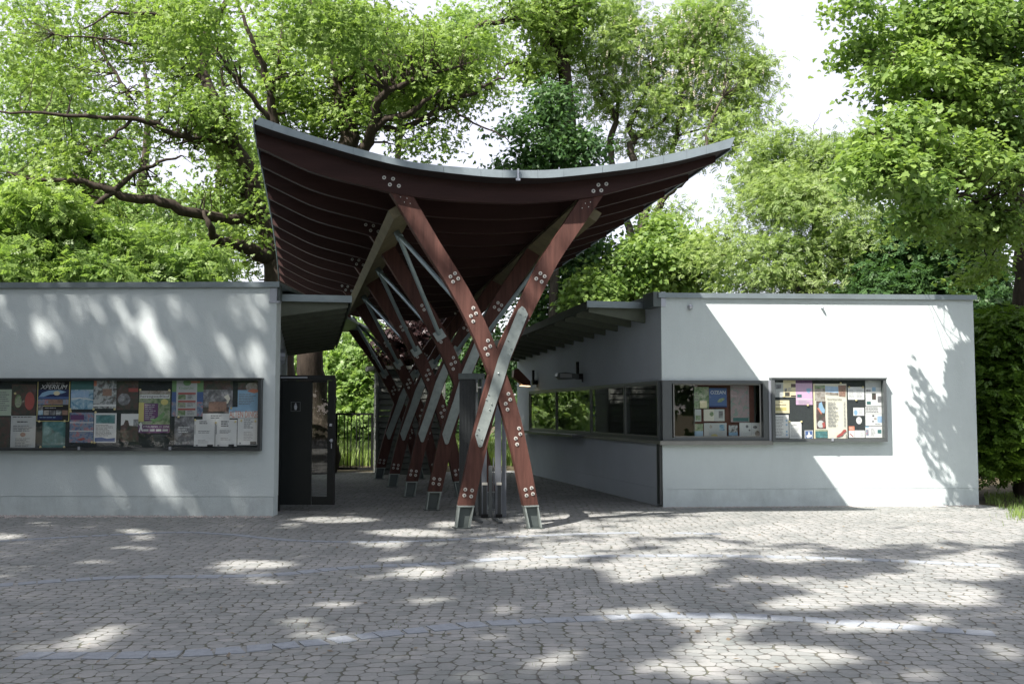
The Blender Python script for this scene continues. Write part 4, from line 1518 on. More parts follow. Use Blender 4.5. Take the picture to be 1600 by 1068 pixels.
PR(1353, 594, 1379, 634, 'white', [('r', 0, 0, 1, .28, 'paper_grey'), ('r', .4, .26, .62, .42, 'lightblue'), ('r', .05, .36, .3, .44, 'pic_grey'), ('r', .38, .5, .62, .75, 'pic_dark'), ('r', .72, .62, .95, .85, 'pic_grey'), ('r', .06, .82, .3, .93, 'teal'), ('r', 0, .47, 1, .485, 'ink_soft')], 'white picture sheet at the top of the right hand column')  # grey top band paints the cast shadow of the case frame
PR(1353, 635, 1379.5, 645.5, 'white', [('l', .04, .1, .95, .95, 4, 'ink_dark')], 'white text strip in the middle of the right hand column')
PR(1353, 646, 1379.5, 664.5, 'white', [('r', .7, .2, .96, .75, 'pic_sky'), ('r', .4, .1, .52, .25, 'pic_grey'), ('r', .5, .35, .65, .5, 'pic_rock'), ('r', .38, .6, .5, .7, 'pic_grey'), ('l', .55, .85, .9, .95, 1, 'ink')], 'white sheet with scattered small pictures below the text strip')
PR(1353, 665.5, 1380, 683.5, 'white', [('r', .0, .0, .2, .12, 'lightblue'), ('r', .03, .3, .18, .8, 'pic_collage'), ('r', .7, .3, .92, .62, 'pic_teal'), ('l', .3, .2, .6, .9, 6, 'ink_soft')], 'white sheet at the foot of the right hand column')
# round card
s0, z0 = FR.sz(1342.5, 656.5, .03)
m = MB()
ring = [FR.pt(s0 + .05 * math.cos(a * math.pi / 10), z0 + .062 * math.sin(a * math.pi / 10), .021) for a in range(20)]
m.prism(ring, FR.n * 0.003, 'white')
m.prism([FR.pt(s0 + .012 * math.cos(a * math.pi / 4), z0 + .01 + .012 * math.sin(a * math.pi / 4), .0245) for a in range(8)], FR.n * 0.0006, 'ink_soft')
tag(m.build('card', None, FR.pt(s0, z0, .02)), 'white oval card on the felt of the right case', 'card', GR)


def PW(*a, **k):
    k.setdefault('group', GW)
    k.setdefault('off', -0.16)
    return poster(FR, *a, **k)


s0, s1, z0, z1 = FR.rect(1052, 598, 1196, 690, -0.2)
t = thing('display_screen', FR.pt((s0 + s1) / 2, zs, -0.2), 'red brown backing screen behind the corner window posters', 'screen')
m = MB()
a_, b_, _, _ = FR.rect(1086, 600, 1178, 690, -0.2)
FR.box(m, a_, b_, zs - 0.03, zh + 0.0, -0.205, -0.19, 'inner_red')
m.build('panel', t)
m = MB()
FR.box(m, a_ - .03, a_ - .002, zs - 0.05, zh, -0.21, -0.185, 'anthracite')
FR.box(m, b_ + .002, b_ + .03, zs - 0.05, zh, -0.21, -0.185, 'anthracite')
m.build('upright', t)
PW(1085, 604, 1108, 638, 'pic_green', [], 'dark green picture poster left of the blue ocean poster')
PW(1108.5, 606, 1136, 636, 'blue', [('t', 'OZEAN', .08, .13, .93, .31, 'white'), ('p', [(.45, .68), (.6, .55), (.85, .5), (.88, .58), (.7, .72), (.5, .74)], 'pic_green'), ('r', 0, .93, 1, 1, 'navy')], 'blue ocean poster with white capitals behind the corner window', off=-.157)
PW(1142, 602, 1171, 659, 'pic_map', [('r', .12, .88, .95, .98, 'teal'), ('l', .15, .02, .9, .07, 1, 'ink_soft')], 'tall painted animal map poster behind the corner window')
PW(1094, 626, 1105, 637, 'pale_yellow', [], 'small yellow shape in front of the green picture poster', off=-.150, cat='card', name='card')
PW(1086, 639, 1096, 658, 'paper_grey', [('r', .1, .5, .9, .9, 'pic_green')], 'narrow grey leaflet left of the folded cards behind the corner window', cat='leaflet', name='leaflet')
PW(1100, 639, 1132.5, 657.5, 'cream', [('r', .5, 0, 1, 1, 'paper_grey'), ('r', .72, .15, .92, .75, 'pic_grey'), ('o', .38, .4, .1, .2, 'pic_green')], 'cream and grey folded card, upper of the two behind the corner window', cat='leaflet', name='leaflet')
PW(1086, 662, 1099, 684, 'pic_green', [('r', 0, .5, 1, 1, 'lightblue')], 'green and blue leaflet on the window ledge', cat='leaflet', name='leaflet')
PW(1100.5, 660.5, 1136, 684, 'paper_grey', [('r', .68, .1, .9, .5, 'pic_sea'), ('o', .45, .85, .15, .12, 'yellow'), ('o', .3, .25, .06, .12, 'pic_rock')], 'wide grey folded card, lower of the two behind the corner window', cat='leaflet', name='leaflet')
PW(1139, 664, 1153, 684, 'pic_city', [('r', 0, .55, 1, .8, 'lightblue')], 'small dark red picture card on the window ledge', cat='leaflet', name='leaflet')
PW(1156, 660, 1193, 683.5, 'white', [('r', .5, 0, .51, 1, 'ink_soft'), ('o', .32, .25, .06, .1, 'ink'), ('o', .66, .3, .09, .1, 'pic_grey'), ('o', .42, .5, .04, .06, 'ink'), ('o', .75, .72, .1, .2, 'pic_rock')], 'white open bird leaflet at the right end of the window ledge', cat='leaflet', name='leaflet')
PW(1086, 684, 1194, 688, 'inner', [], 'dark ledge carrying the leaflets behind the corner window', cat='ledge', name='ledge', group=None)

# ------------------------------------------------------------------ foliage
def quad_leaf(L, W, ang, dx=0.0, dy=0.0, droop=0.12, lift=0.0):
    c, s = math.cos(ang), math.sin(ang)
    pts = [(0, 0, 0), (0.45 * L, W, 0.10 * W), (L, 0, -droop * L), (0.45 * L, -W, 0.10 * W)]
    return [(dx + x * c - y * s, dy + x * s + y * c, z + lift) for x, y, z in pts]


def tmpl_spray(k=5, L=1.0, W=0.26, spread=1.25):
    v, f = [], []
    for i in range(k):
        a = -spread + 2 * spread * i / (k - 1)
        o = len(v)
        v += quad_leaf(L * (0.75 + 0.25 * math.cos(a)), W * L, a, 0.15 * math.cos(a), 0.15 * math.sin(a), 0.2, 0.05 * (i % 2))
        f.append((o, o + 1, o + 2, o + 3))
    return np.array(v), f


def tmpl_pinnate(k=4):
    v, f = [], []
    for i in range(k):
        x = 0.2 + 0.7 * i / k
        for sgn in (-1, 1):
            o = len(v)
            v += quad_leaf(0.36, 0.085, sgn * 1.15, x, 0.0, 0.25, -0.12 * x * x)
            f.append((o, o + 1, o + 2, o + 3))
    o = len(v)
    v += quad_leaf(0.36, 0.085, 0.0, 0.85, 0, 0.25, -0.1)
    f.append((o, o + 1, o + 2, o + 3))
    return np.array(v), f


def tmpl_maple():
    ang = [180, 130, 105, 80, 52, 30, 0, -30, -52, -80, -105, -130]
    rad = [0.12, 0.40, 0.34, 0.62, 0.42, 0.62, 1.0, 0.62, 0.42, 0.62, 0.34, 0.40]
    v = [(0.1, 0, 0.03)]
    for a, r in zip(ang, rad):
        a = math.radians(a)
        x, y = 0.1 + 0.8 * r * math.cos(a), 0.8 * r * math.sin(a)
        v.append((x, y, -0.16 * (x * x + y * y) + 0.04))
    f = [(0, 1 + (i + 1) % 12, 1 + i) for i in range(12)]
    return np.array(v), f


def tmpl_beech(k=7):
    v, f = [], []
    for i in range(k):
        x = 0.9 * i / k
        sgn = 1 if i % 2 else -1
        o = len(v)
        v += quad_leaf(0.38, 0.12, sgn * 0.9, x, 0.0, 0.15, -0.06 * x)
        f.append((o, o + 1, o + 2, o + 3))
    return np.array(v), f


def tmpl_blossom():
    v, f = [], []
    for i in range(6):
        o = len(v)
        z = -i * 0.16
        a = i * 2.2
        v += [(0.10 * math.cos(a) - .09, 0.1 * math.sin(a), z), (0.1 * math.cos(a), .1 * math.sin(a) + .09, z - .05), (0.10 * math.cos(a) + .09, 0.1 * math.sin(a), z), (0.1 * math.cos(a), .1 * math.sin(a) - .09, z - .12)]
        f.append((o, o + 1, o + 2, o + 3))
    return np.array(v), f


T_OAK, T_PIN, T_MAPLE, T_BEECH, T_BLOSSOM = tmpl_spray(), tmpl_pinnate(), tmpl_maple(), tmpl_beech(), tmpl_blossom()


def instances_mesh(name, pos, X, Yv, Z, scale, tm, mat):
    tv, tf = tm
    n, nv = len(pos), len(tv)
    V = (pos[:, None, :] + scale[:, None, None] * (tv[None, :, 0, None] * X[:, None, :] + tv[None, :, 1, None] * Yv[:, None, :] + tv[None, :, 2, None] * Z[:, None, :]))
    V = V.reshape(-1, 3).astype(np.float32)
    fl = np.array([i for f in tf for i in f], dtype=np.int64)
    fl_len = np.array([len(f) for f in tf], dtype=np.int64)
    loops = (fl[None, :] + (np.arange(n) * nv)[:, None]).reshape(-1).astype(np.int32)
    tot = np.tile(fl_len, n)
    start = np.concatenate([[0], np.cumsum(tot)[:-1]]).astype(np.int32)
    me = bpy.data.meshes.new(name)
    me.vertices.add(len(V))
    me.vertices.foreach_set('co', V.reshape(-1))
    me.loops.add(len(loops))
    me.loops.foreach_set('vertex_index', loops)
    me.polygons.add(len(tot))
    me.polygons.foreach_set('loop_start', start)
    me.update(calc_edges=True)
    me.materials.append(mat)
    return me


def vnoise(p, f, seed):
    r = np.random.RandomState(seed)
    out = np.zeros(len(p))
    for k in range(5):
        d = r.normal(size=3)
        d /= np.linalg.norm(d)
        out += np.sin(p @ d * f * (0.7 + 0.35 * k) + r.uniform(0, 6.28))
    return out / 5


def orient(rs, n, up, outward=None, ow=0.4):
    N = rs.normal(size=(n, 3)) * 0.55
    N[:, 2] += up
    if outward is not None:
        N += outward * ow
    N /= np.linalg.norm(N, axis=1)[:, None]
    H = rs.normal(size=(n, 3))
    if outward is not None:
        H += outward * 0.8
    H[:, 2] -= 0.25
    X = H - N * np.sum(H * N, axis=1)[:, None]
    X /= np.linalg.norm(X, axis=1)[:, None] + 1e-9
    return X, np.cross(N, X), N


def px_lobe(px, py, Y, rx, rz, ry, w=1.0):
    c = P(px, py, Y)
    k = Y / F_PX
    return (np.array(c), np.array([rx * k, ry, rz * k]), w)


SHADE_R = [[(1424, 548), (1436, 572), (1452, 596), (1470, 622), (1482, 640), (1478, 590), (1484, 552), (1500, 538), (1530, 548), (1545, 800), (1478, 800), (1458, 745), (1440, 700), (1418, 672), (1432, 668), (1416, 628), (1438, 640), (1422, 590)],
           [(1462, 468), (1530, 468), (1530, 532), (1500, 512), (1485, 490)]]


SPOTS_R = [(1476, 690, 5, 16), (1494, 672, 4, 12), (1508, 702, 5, 15), (1462, 704, 4, 12), (1516, 640, 4, 12), (1496, 610, 4, 12), (1488, 742, 6, 20), (1518, 760, 5, 18), (1470, 735, 4, 12), (1505, 572, 3, 10), (1446, 632, 4, 12), (1480, 655, 3, 9), (1502, 778, 4, 12), (1480, 482, 4, 12), (1500, 500, 4, 14)]


def shade_r(px, py):
    sh = inside(px, py, SHADE_R[0]) | inside(px, py, SHADE_R[1])
    for cx, cy, a, b in SPOTS_R:
        dx, dy = px - cx, py - cy
        dx = dx - 0.5 * dy
        sh &= (dx / a) ** 2 + (dy / b) ** 2 > 1
    return sh


def inside(px, py, poly):
    c = np.zeros(len(px), bool)
    n = len(poly)
    for i in range(n):
        x0, y0 = poly[i]
        x1, y1 = poly[(i + 1) % n]
        if y0 == y1:
            continue
        c ^= ((y0 > py) != (y1 > py)) & (px < (x1 - x0) * (py - y0) / (y1 - y0) + x0)
    return c


def on_right_wall(pos):
    d = np.array(SUN_D)
    nn, aa = np.array(FR.n), np.array(FR.a)
    kk = ((aa - pos) @ nn) / (d @ nn)
    h = pos + kk[:, None] * d
    s_ = (h - aa) @ np.array(FR.s)
    hit = (kk > 0) & (s_ > 0) & (s_ < R_END + .02) & (h[:, 2] > -0.05) & (h[:, 2] < 3.7)
    px, py = proj(h)
    return hit, px, py


def spare_right_wall(pos):
    """prune leaves that would shade the sunlit part of the right wall, or thin those that shade the lawn beyond the gate"""
    d = np.array(SUN_D)
    kk = (41.0 - pos[:, 1]) / d[1]
    h = pos + np.maximum(kk, 0)[:, None] * d
    gx, gy = proj(h)
    lawn = (kk > 1.5) & (gx > 440) & (gx < 625) & (gy > 480) & (h[:, 2] > 0)
    kk = pos[:, 2] / -d[2]
    h = pos + kk[:, None] * d
    gx, gy = proj(np.maximum(h, -1e4))
    lawn |= (h[:, 1] > 28.5) & (h[:, 1] < 41) & (gx > 440) & (gx < 620) & (kk > 1.0)
    thin = lawn & (pos[:, 1] > 24) & (np.random.RandomState(3).uniform(size=len(pos)) < np.where(pos[:, 1] > 36, 0.95, 0.6))
    hit, px, py = on_right_wall(pos)
    return (hit & ~shade_r(px, py)) | thin


LEAVES_TOTAL = 0


def back(lobes, dy):
    """most of a crown's leaves stand behind the limbs one sees"""
    return [(c + np.array([0, dy, 0]), r, w) for c, r, w in lobes]


def foliage(rs, lobes, ncl, per, cl_r, flat, up, size, tm, mat, seed, shell=0.42, gap=-0.35, gapf=0.9, reject=None, name='crown'):
    global LEAVES_TOTAL
    w = np.array([l[2] * (l[1][0] * l[1][1] * l[1][2]) ** (2 / 3) for l in lobes])
    w /= w.sum()
    idx = rs.choice(len(lobes), size=ncl, p=w)
    C = np.array([l[0] for l in lobes])[idx]
    R = np.array([l[1] for l in lobes])[idx]
    d = rs.normal(size=(ncl, 3))
    d /= np.linalg.norm(d, axis=1)[:, None]
    r = rs.uniform(0, 1, ncl) ** shell
    r *= rs.uniform(0.82, 1.12, ncl)
    cen = C + d * R * r[:, None]
    keep = vnoise(cen, gapf, seed) > gap
    keep &= cen[:, 2] > 0.25
    cen, d = cen[keep], d[keep]
    n = len(cen)
    crs = cl_r * rs.uniform(0.6, 1.3, n)
    q = rs.normal(size=(n * per, 3)) * 0.5 * np.repeat(crs, per)[:, None]
    # clusters are flat sprays that slope down away from the tree
    q[:, 2] *= flat
    out = np.repeat(d, per, axis=0)
    q[:, 2] -= 0.35 * np.sum(q[:, :2] * out[:, :2], axis=1)
    pos = np.repeat(cen, per, axis=0) + q
    ok = pos[:, 2] > 0.05
    if reject is not None:
        ok &= ~reject(pos)
    pos, out = pos[ok], out[ok]
    X, Yv, Z = orient(rs, len(pos), up, out)
    sc = size * rs.uniform(0.65, 1.3, len(pos))
    LEAVES_TOTAL += len(pos) * len(tm[1])
    return instances_mesh(name, pos, X, Yv, Z, sc, tm, mat), cen


def wobble(rs, pts, amp):
    out = [Vector(pts[0])]
    for p in pts[1:]:
        out.append(Vector(p) + Vector(rs.normal(size=3)) * amp)
    return out


def tree(name, label, base, trunk, limbs, lobes, ncl, per, tm, size, mat, bark='bark', seed=1, cl_r=0.6, flat=0.35, up=0.6, cat='tree', group=None,
         twig_n=160, twig_r=0.018, auto=True, reject=None, gap=-0.35, gapf=0.9, shell=0.42, extra=None, sides=10):
    """trunk and limbs: lists of (Vector, radius); lobes: ellipsoids that the leaf sprays fill"""
    rs = np.random.RandomState(seed)
    t = thing(name, base, label, cat, group)
    reject = reject or spare_right_wall
    b = Vector(base)
    mb = MB()
    samples = []

    def limb(pts, rad, n):
        k = max(6, len(pts) * 3)
        q = smooth_pts(pts, k)
        rr = [np.interp(i / (k - 1), np.linspace(0, 1, len(rad)), rad) for i in range(k)]
        q = [q[0]] + [p + Vector(rs.normal(size=3)) * 0.02 * min(4, 1 + rr[i] * 5) for i, p in enumerate(q[1:], 1)]
        mb.tube(q, rr, n, bark)
        samples.extend([(p, r_) for p, r_ in zip(q, rr)][2:])
    if trunk:
        pts = [Vector(p) for p, _ in trunk]
        rad = [r for _, r in trunk]
        pts = [pts[0] - Vector((0, 0, 0.3))] + pts
        rad = [rad[0] * 1.25] + rad
        limb(pts, rad, sides)
        tr_s = list(samples)
    for lb in limbs:
        limb([Vector(p) for p, _ in lb], [r for _, r in lb], 7)
    if auto and trunk:
        for c, r, w in lobes:
            c = Vector(c)
            cand = [s for s in tr_s if s[0].z < c.z - 0.15 * (c - s[0]).length]
            if not cand:
                cand = tr_s
            s = min(cand, key=lambda s: (s[0] - c).length + 0.3 * abs(rs.normal()))
            mid = s[0].lerp(c, 0.5) + Vector((rs.normal() * .15, rs.normal() * .15, -0.05 * (c - s[0]).length))
            r0 = min(s[1] * 0.6, 0.16)
            limb([s[0], mid, c, c + (c - mid) * 0.2], [r0, r0 * .7, r0 * .4, r0 * .12], 6)
    mb.build('trunk', t, smooth=True)
    me, cen = foliage(rs, lobes, ncl, per, cl_r, flat, up, size, tm, mat, seed, shell, gap, gapf, reject)
    me.transform(Matrix.Translation(-b))
    o = bpy.data.objects.new('crown', me)
    col.objects.link(o)
    o.parent = t
    if twig_n and samples:
        tw = MB()
        S = np.array([tuple(p) for p, _ in samples])
        for i in rs.choice(len(cen), size=min(twig_n, len(cen)), replace=False):
            c = cen[i]
            dd = np.linalg.norm(S - c, axis=1) + 0.6 * np.maximum(0, S[:, 2] - c[2])
            j = int(np.argmin(dd))
            a, e = Vector(S[j]), Vector(c)
            ln = (e - a).length
            if ln > 2.8 or ln < 0.2:
                continue
            m1 = a.lerp(e, 0.35) + Vector(rs.normal(size=3)) * 0.09 * ln
            m2 = a.lerp(e, 0.7) + Vector(rs.normal(size=3)) * 0.09 * ln
            r0 = min(samples[j][1] * 0.5, twig_r * (1 + ln * 0.5))
            tw.tube([a, m1, m2, e], [r0, r0 * .7, r0 * .5, r0 * .25], 4, bark, cap=False)
        if tw.v:
            structure(tw.build('twigs', t), 'stuff')
    if extra:
        extra(t, rs, cen, b)
    return t


def pxs(lst, k=1.0):
    """limb given as (px, py, Y, radius)"""
    return [(P(x, y, Y), r * k) for x, y, Y, r in lst]


LM = {}
LM['oak'] = leaf_mat('oak leaves', (0.112, 0.205, 0.046), (0.285, 0.405, 0.105), 0.45)
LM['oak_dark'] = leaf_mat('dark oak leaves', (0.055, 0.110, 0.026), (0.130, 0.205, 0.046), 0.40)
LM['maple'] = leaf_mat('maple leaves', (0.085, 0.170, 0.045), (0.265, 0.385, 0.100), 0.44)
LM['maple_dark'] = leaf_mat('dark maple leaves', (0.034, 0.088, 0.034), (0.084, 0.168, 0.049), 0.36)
LM['locust'] = leaf_mat('locust leaflets', (0.165, 0.270, 0.078), (0.350, 0.470, 0.165), 0.48)
LM['ash'] = leaf_mat('ash leaflets', (0.155, 0.250, 0.085), (0.320, 0.420, 0.155), 0.47)
LM['horn'] = leaf_mat('hornbeam leaves', (0.045, 0.105, 0.018), (0.165, 0.280, 0.034), 0.38)
LM['lime'] = leaf_mat('lime leaves', (0.165, 0.285, 0.085), (0.320, 0.450, 0.165), 0.46)
LM['shade_oak'] = leaf_mat('shaded oak leaves', (0.030, 0.065, 0.014), (0.070, 0.120, 0.024), 0.22)  # leaf colour darkened so these crowns mirror dimly in the glass
LM['copper'] = leaf_mat('copper beech leaves', (0.018, 0.010, 0.012), (0.045, 0.024, 0.022), 0.25, (1.2, 0.8, 0.7))
LM['wood'] = leaf_mat('woodland leaves', (0.045, 0.107, 0.052), (0.129, 0.221, 0.101), 0.40)
LM['blossom'] = simple('locust blossom', (0.62, 0.56, 0.46), 0.7, 0, 0.1, 5.0)
LM['grass'] = leaf_mat('grass blades', (0.100, 0.176, 0.042), (0.230, 0.315, 0.085), 0.4)

# --- oak A: low spreading limbs left of the canopy
Y = 30.0
tr = pxs([(441, 706, Y, .46), (440, 560, Y, .40), (433, 470, Y, .36), (430, 400, Y, .33), (408, 335, Y, .25), (386, 262, Y, .22), (362, 215, Y, .20), (337, 165, Y, .18), (321, 112, Y, .15), (321, 58, Y, .12), (346, 22, Y, .09), (372, -40, Y, .06)])
limbs = [
    pxs([(430, 402, Y, .26), (402, 397, Y - .5, .22), (367, 381, Y - 1, .17), (337, 373, Y - 1.5, .13), (328, 352, Y - 2, .09), (318, 330, Y - 2, .04)]),
    pxs([(398, 345, Y, .17), (340, 340, Y - .8, .16), (289, 329, Y - 1.5, .15), (256, 316, Y - 1.8, .14), (220, 312, Y - 2, .13), (176, 300, Y - 2.4, .12), (143, 285, Y - 2.6, .09), (55, 281, Y - 3, .04), (10, 268, Y - 3, .02)]),
    pxs([(176, 300, Y - 2.4, .09), (205, 274, Y - 2.2, .07), (240, 257, Y - 2, .05), (285, 243, Y - 2, .025)]),
    pxs([(178, 300, Y - 2.4, .08), (150, 318, Y - 2.7, .06), (128, 336, Y - 3, .03), (105, 352, Y - 3, .015)]),
    pxs([(360, 214, Y, .12), (326, 219, Y - .6, .10), (281, 212, Y - 1.2, .09), (230, 190, Y - 1.8, .08), (157, 185, Y - 2.4, .06), (48, 177, Y - 3, .04), (-30, 172, Y - 3, .02)]),
    pxs([(205, 187, Y - 2, .05), (168, 220, Y - 2.4, .04), (140, 236, Y - 2.6, .02)]),
    pxs([(328, 140, Y, .10), (306, 112, Y + .3, .08), (284, 76, Y + .6, .07), (261, 56, Y + 1, .05), (235, 30, Y + 1, .02)]),
    pxs([(320, 50, Y, .07), (281, 28, Y - .6, .06), (239, 24, Y - 1.2, .05), (183, 20, Y - 1.6, .04), (130, 45, Y - 2, .02)]),
    pxs([(240, 95, Y - 1, .03), (300, 85, Y - .3, .03), (205, 70, Y - 1.4, .05), (160, 60, Y - 1.4, .03), (85, 55, Y - 2, .015)][2:]),
    pxs([(205, 155, Y - 1.5, .05), (190, 130, Y - 1.5, .05), (165, 90, Y - 1.5, .04), (150, 60, Y - 1.5, .02)]),
]
lobes = [px_lobe(60, 60, Y - 1, 105, 75, 2.4), px_lobe(190, 30, Y, 110, 70, 2.6), px_lobe(310, 15, Y, 90, 60, 2.2), px_lobe(120, 130, Y - 2, 100, 50, 2.0), px_lobe(20, 215, Y - 2.5, 80, 70, 1.8), px_lobe(150, 240, Y - 2.6, 110, 42, 1.6, 1.0),
         px_lobe(245, 165, Y - 1.5, 90, 55, 1.8), px_lobe(330, 190, Y - .5, 65, 60, 2.0), px_lobe(375, 300, Y, 55, 75, 2.0), px_lobe(280, 270, Y - 2, 75, 40, 1.6), px_lobe(350, 380, Y - 1, 75, 45, 2.0), px_lobe(60, 300, Y - 2.5, 90, 40, 1.6), px_lobe(245, 95, Y, 70, 45, 2, .7)]
tree('oak_tree', 'old oak with low crooked limbs spreading left, behind the left pavilion', (P(441, 706, Y).x, Y, 0), tr, limbs, back(lobes, 1.0), 2900, 12, T_OAK, 0.10, LM['oak'], seed=11, cl_r=0.72, flat=0.5, twig_n=520, auto=False, gap=-0.2, gapf=1.1)

# --- oak B: great trunk beside the passage, behind the canopy
Y = 27.0
tr = pxs([(494, 735, Y, .50), (492, 640, Y, .38), (490, 560, Y, .34), (505, 430, Y, .31), (527, 300, Y, .28), (545, 215, Y, .26), (541, 186, Y, .22), (531, 157, Y, .20), (528, 126, Y, .19), (523, 79, Y, .15), (524, 47, Y, .13), (489, 8, Y, .08), (470, -30, Y, .05)])
limbs = [
    pxs([(548, 260, Y, .18), (568, 231, Y - .4, .16), (581, 207, Y - .8, .14), (589, 168, Y - 1.2, .12), (599, 144, Y - 1.5, .10), (631, 131, Y - 1.8, .08), (670, 118, Y - 2, .05), (720, 100, Y - 2, .025)]),
    pxs([(581, 207, Y - .8, .11), (610, 184, Y - 1.2, .09), (641, 176, Y - 1.6, .08), (658, 163, Y - 1.8, .06), (690, 140, Y - 2, .03)]),
    pxs([(600, 200, Y - .9, .09), (626, 199, Y - 1, .08), (665, 184, Y - 1.3, .075), (699, 163, Y - 1.6, .06), (749, 139, Y - 2, .04), (790, 120, Y - 2, .02)]),
    pxs([(546, 200, Y, .16), (550, 157, Y + .5, .13), (552, 126, Y + .8, .11), (560, 80, Y + 1, .08), (552, 20, Y + 1, .05)]),
    pxs([(556, 185, Y, .11), (568, 157, Y + .3, .10), (581, 129, Y + .5, .08), (599, 100, Y + .6, .06), (625, 60, Y + 1, .03)]),
    pxs([(520, 300, Y, .14), (450, 250, Y - .5, .13), (426, 184, Y - .8, .12), (422, 142, Y - 1, .11), (413, 115, Y - 1.2, .09), (400, 76, Y - 1.4, .07), (386, 40, Y - 1.5, .05), (370, 0, Y - 1.5, .03)]),
    pxs([(424, 140, Y - 1, .07), (434, 115, Y - .8, .06), (438, 66, Y - .6, .05), (445, 10, Y - .6, .03)]),
    pxs([(424, 190, Y - .8, .07), (388, 145, Y - 1.2, .06), (354, 107, Y - 1.6, .05), (336, 73, Y - 1.8, .03)]),
    pxs([(524, 47, Y, .08), (550, 10, Y, .06), (570, -20, Y, .04)]),
    pxs([(700, 163, Y - 1.6, .03), (735, 190, Y - 1.8, .025), (775, 205, Y - 2, .02), (800, 225, Y - 2, .01)]),
]
lobes = [px_lobe(470, 40, Y, 90, 70, 2.2), px_lobe(590, 60, Y - 1, 100, 70, 2.4), px_lobe(690, 70, Y - 1.6, 100, 55, 2.0, 1.1), px_lobe(640, 120, Y - 2, 90, 50, 1.7), px_lobe(740, 130, Y - 2, 70, 50, 1.5), px_lobe(480, 150, Y - .6, 70, 65, 1.8), px_lobe(545, 175, Y - 1, 60, 35, 1.4),
         px_lobe(660, 205, Y - 1.8, 70, 22, 1.1, .9), px_lobe(420, 120, Y - 1, 45, 80, 1.6), px_lobe(560, 245, Y, 60, 30, 1.4), px_lobe(770, 165, Y - 2, 45, 25, 1.0, .6), px_lobe(455, 215, Y, 50, 35, 1.4), (np.array([-4.6, 24.4, 7.2]), np.array([1.7, 1.3, 0.8]), 1.6), (np.array([-6.4, 21.6, 10.2]), np.array([1.8, 1.3, 1.0]), 1.8), (np.array([-4.4, 21.4, 10.0]), np.array([1.8, 1.5, 1.0]), 1.8)]  # last three lobes are added to shade the shed and far wall end
tree('oak_tree', 'tall oak whose thick trunk stands behind the side roof of the left pavilion', (P(494, 735, Y).x, Y, 0), tr, limbs, back(lobes, 0.9), 2400, 12, T_OAK, 0.092, LM['oak'], seed=12, cl_r=0.68, flat=0.5, twig_n=450, auto=False, gap=-0.2, gapf=1.1, sides=14)

# --- oak C: darker limbs reaching in above the canopy, right of centre
Y = 33.0
tr = pxs([(905, 690, Y, .36), (900, 520, Y, .32), (893, 330, Y, .28), (888, 190, Y, .24), (880, 90, Y, .2), (868, 10, Y, .16), (860, -60, Y, .1)])
limbs = [
    pxs([(884, 120, Y, .14), (850, 40, Y - .6, .12), (835, 26, Y - .8, .11), (810, 27, Y - 1, .10), (780, 36, Y - 1.2, .08), (754, 37, Y - 1.4, .07), (736, 52, Y - 1.5, .04), (720, 66, Y - 1.5, .02)]),
    pxs([(886, 140, Y, .08), (870, 96, Y - .5, .07), (827, 103, Y - .8, .05), (796, 98, Y - 1, .04), (770, 125, Y - 1, .02)]),
    pxs([(835, 26, Y - .8, .07), (849, 8, Y - .8, .06), (840, -30, Y - .8, .04)]),
]
lobes = [px_lobe(800, 30, Y - 1, 70, 55, 1.8), px_lobe(865, 60, Y, 55, 60, 1.8), px_lobe(840, 110, Y - .5, 45, 22, 1.2), px_lobe(740, 10, Y - 1.4, 50, 35, 1.4), px_lobe(890, 10, Y, 60, 45, 1.8)]
tree('oak_tree', 'dark leafed oak reaching in at the top, between the tall oak and the blossoming locusts', (P(905, 690, Y).x, Y, 0), tr, limbs, lobes, 700, 10, T_OAK, 0.12, LM['oak'], seed=13, cl_r=0.5, flat=0.5, twig_n=200, auto=False, gap=-0.2, gapf=1.2)

# --- dark young maple above the right half of the roof
Y = 29.0
tr = pxs([(862, 715, Y, .16), (864, 500, Y, .13), (868, 300, Y, .10), (870, 220, Y, .07), (872, 150, Y, .03)])
lobes = [px_lobe(868, 165, Y, 42, 42, 1.0), px_lobe(850, 225, Y, 68, 48, 1.3), px_lobe(900, 240, Y, 50, 40, 1.2), px_lobe(815, 262, Y, 50, 30, 1.1), px_lobe(870, 330, Y, 75, 60, 1.6), px_lobe(800, 205, Y, 28, 28, .8)]
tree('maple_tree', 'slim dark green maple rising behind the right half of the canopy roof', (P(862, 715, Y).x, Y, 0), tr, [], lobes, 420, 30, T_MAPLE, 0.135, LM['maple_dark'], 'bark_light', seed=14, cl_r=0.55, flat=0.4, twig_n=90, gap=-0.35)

# --- locusts in blossom
Y = 34.0


def blossoms(t, rs, cen, b):
    n = 1500
    lo = [px_lobe(1000, 75, Y, 110, 60, 2.2), px_lobe(1085, 135, Y, 90, 45, 1.8, 1.6), px_lobe(960, 120, Y, 60, 40, 1.6), px_lobe(1100, 40, Y, 50, 40, 1.4)]
    idx = rs.choice(4, size=n)
    C = np.array([l[0] for l in lo])[idx]
    R = np.array([l[1] for l in lo])[idx]
    p = C + rs.normal(size=(n, 3)) * R * 0.42
    X = np.tile(np.array([[1.0, 0, 0]]), (n, 1))
    Yv = np.tile(np.array([[0, 1.0, 0]]), (n, 1))
    Z = np.tile(np.array([[0, 0, 1.0]]), (n, 1))
    me = instances_mesh('blossom', p, X, Yv, Z, rs.uniform(.12, .2, n), T_BLOSSOM, LM['blossom'])
    me.transform(Matrix.Translation(-b))
    o = bpy.data.objects.new('blossom', me)
    col.objects.link(o)
    o.parent = t
    o['kind'] = 'stuff'


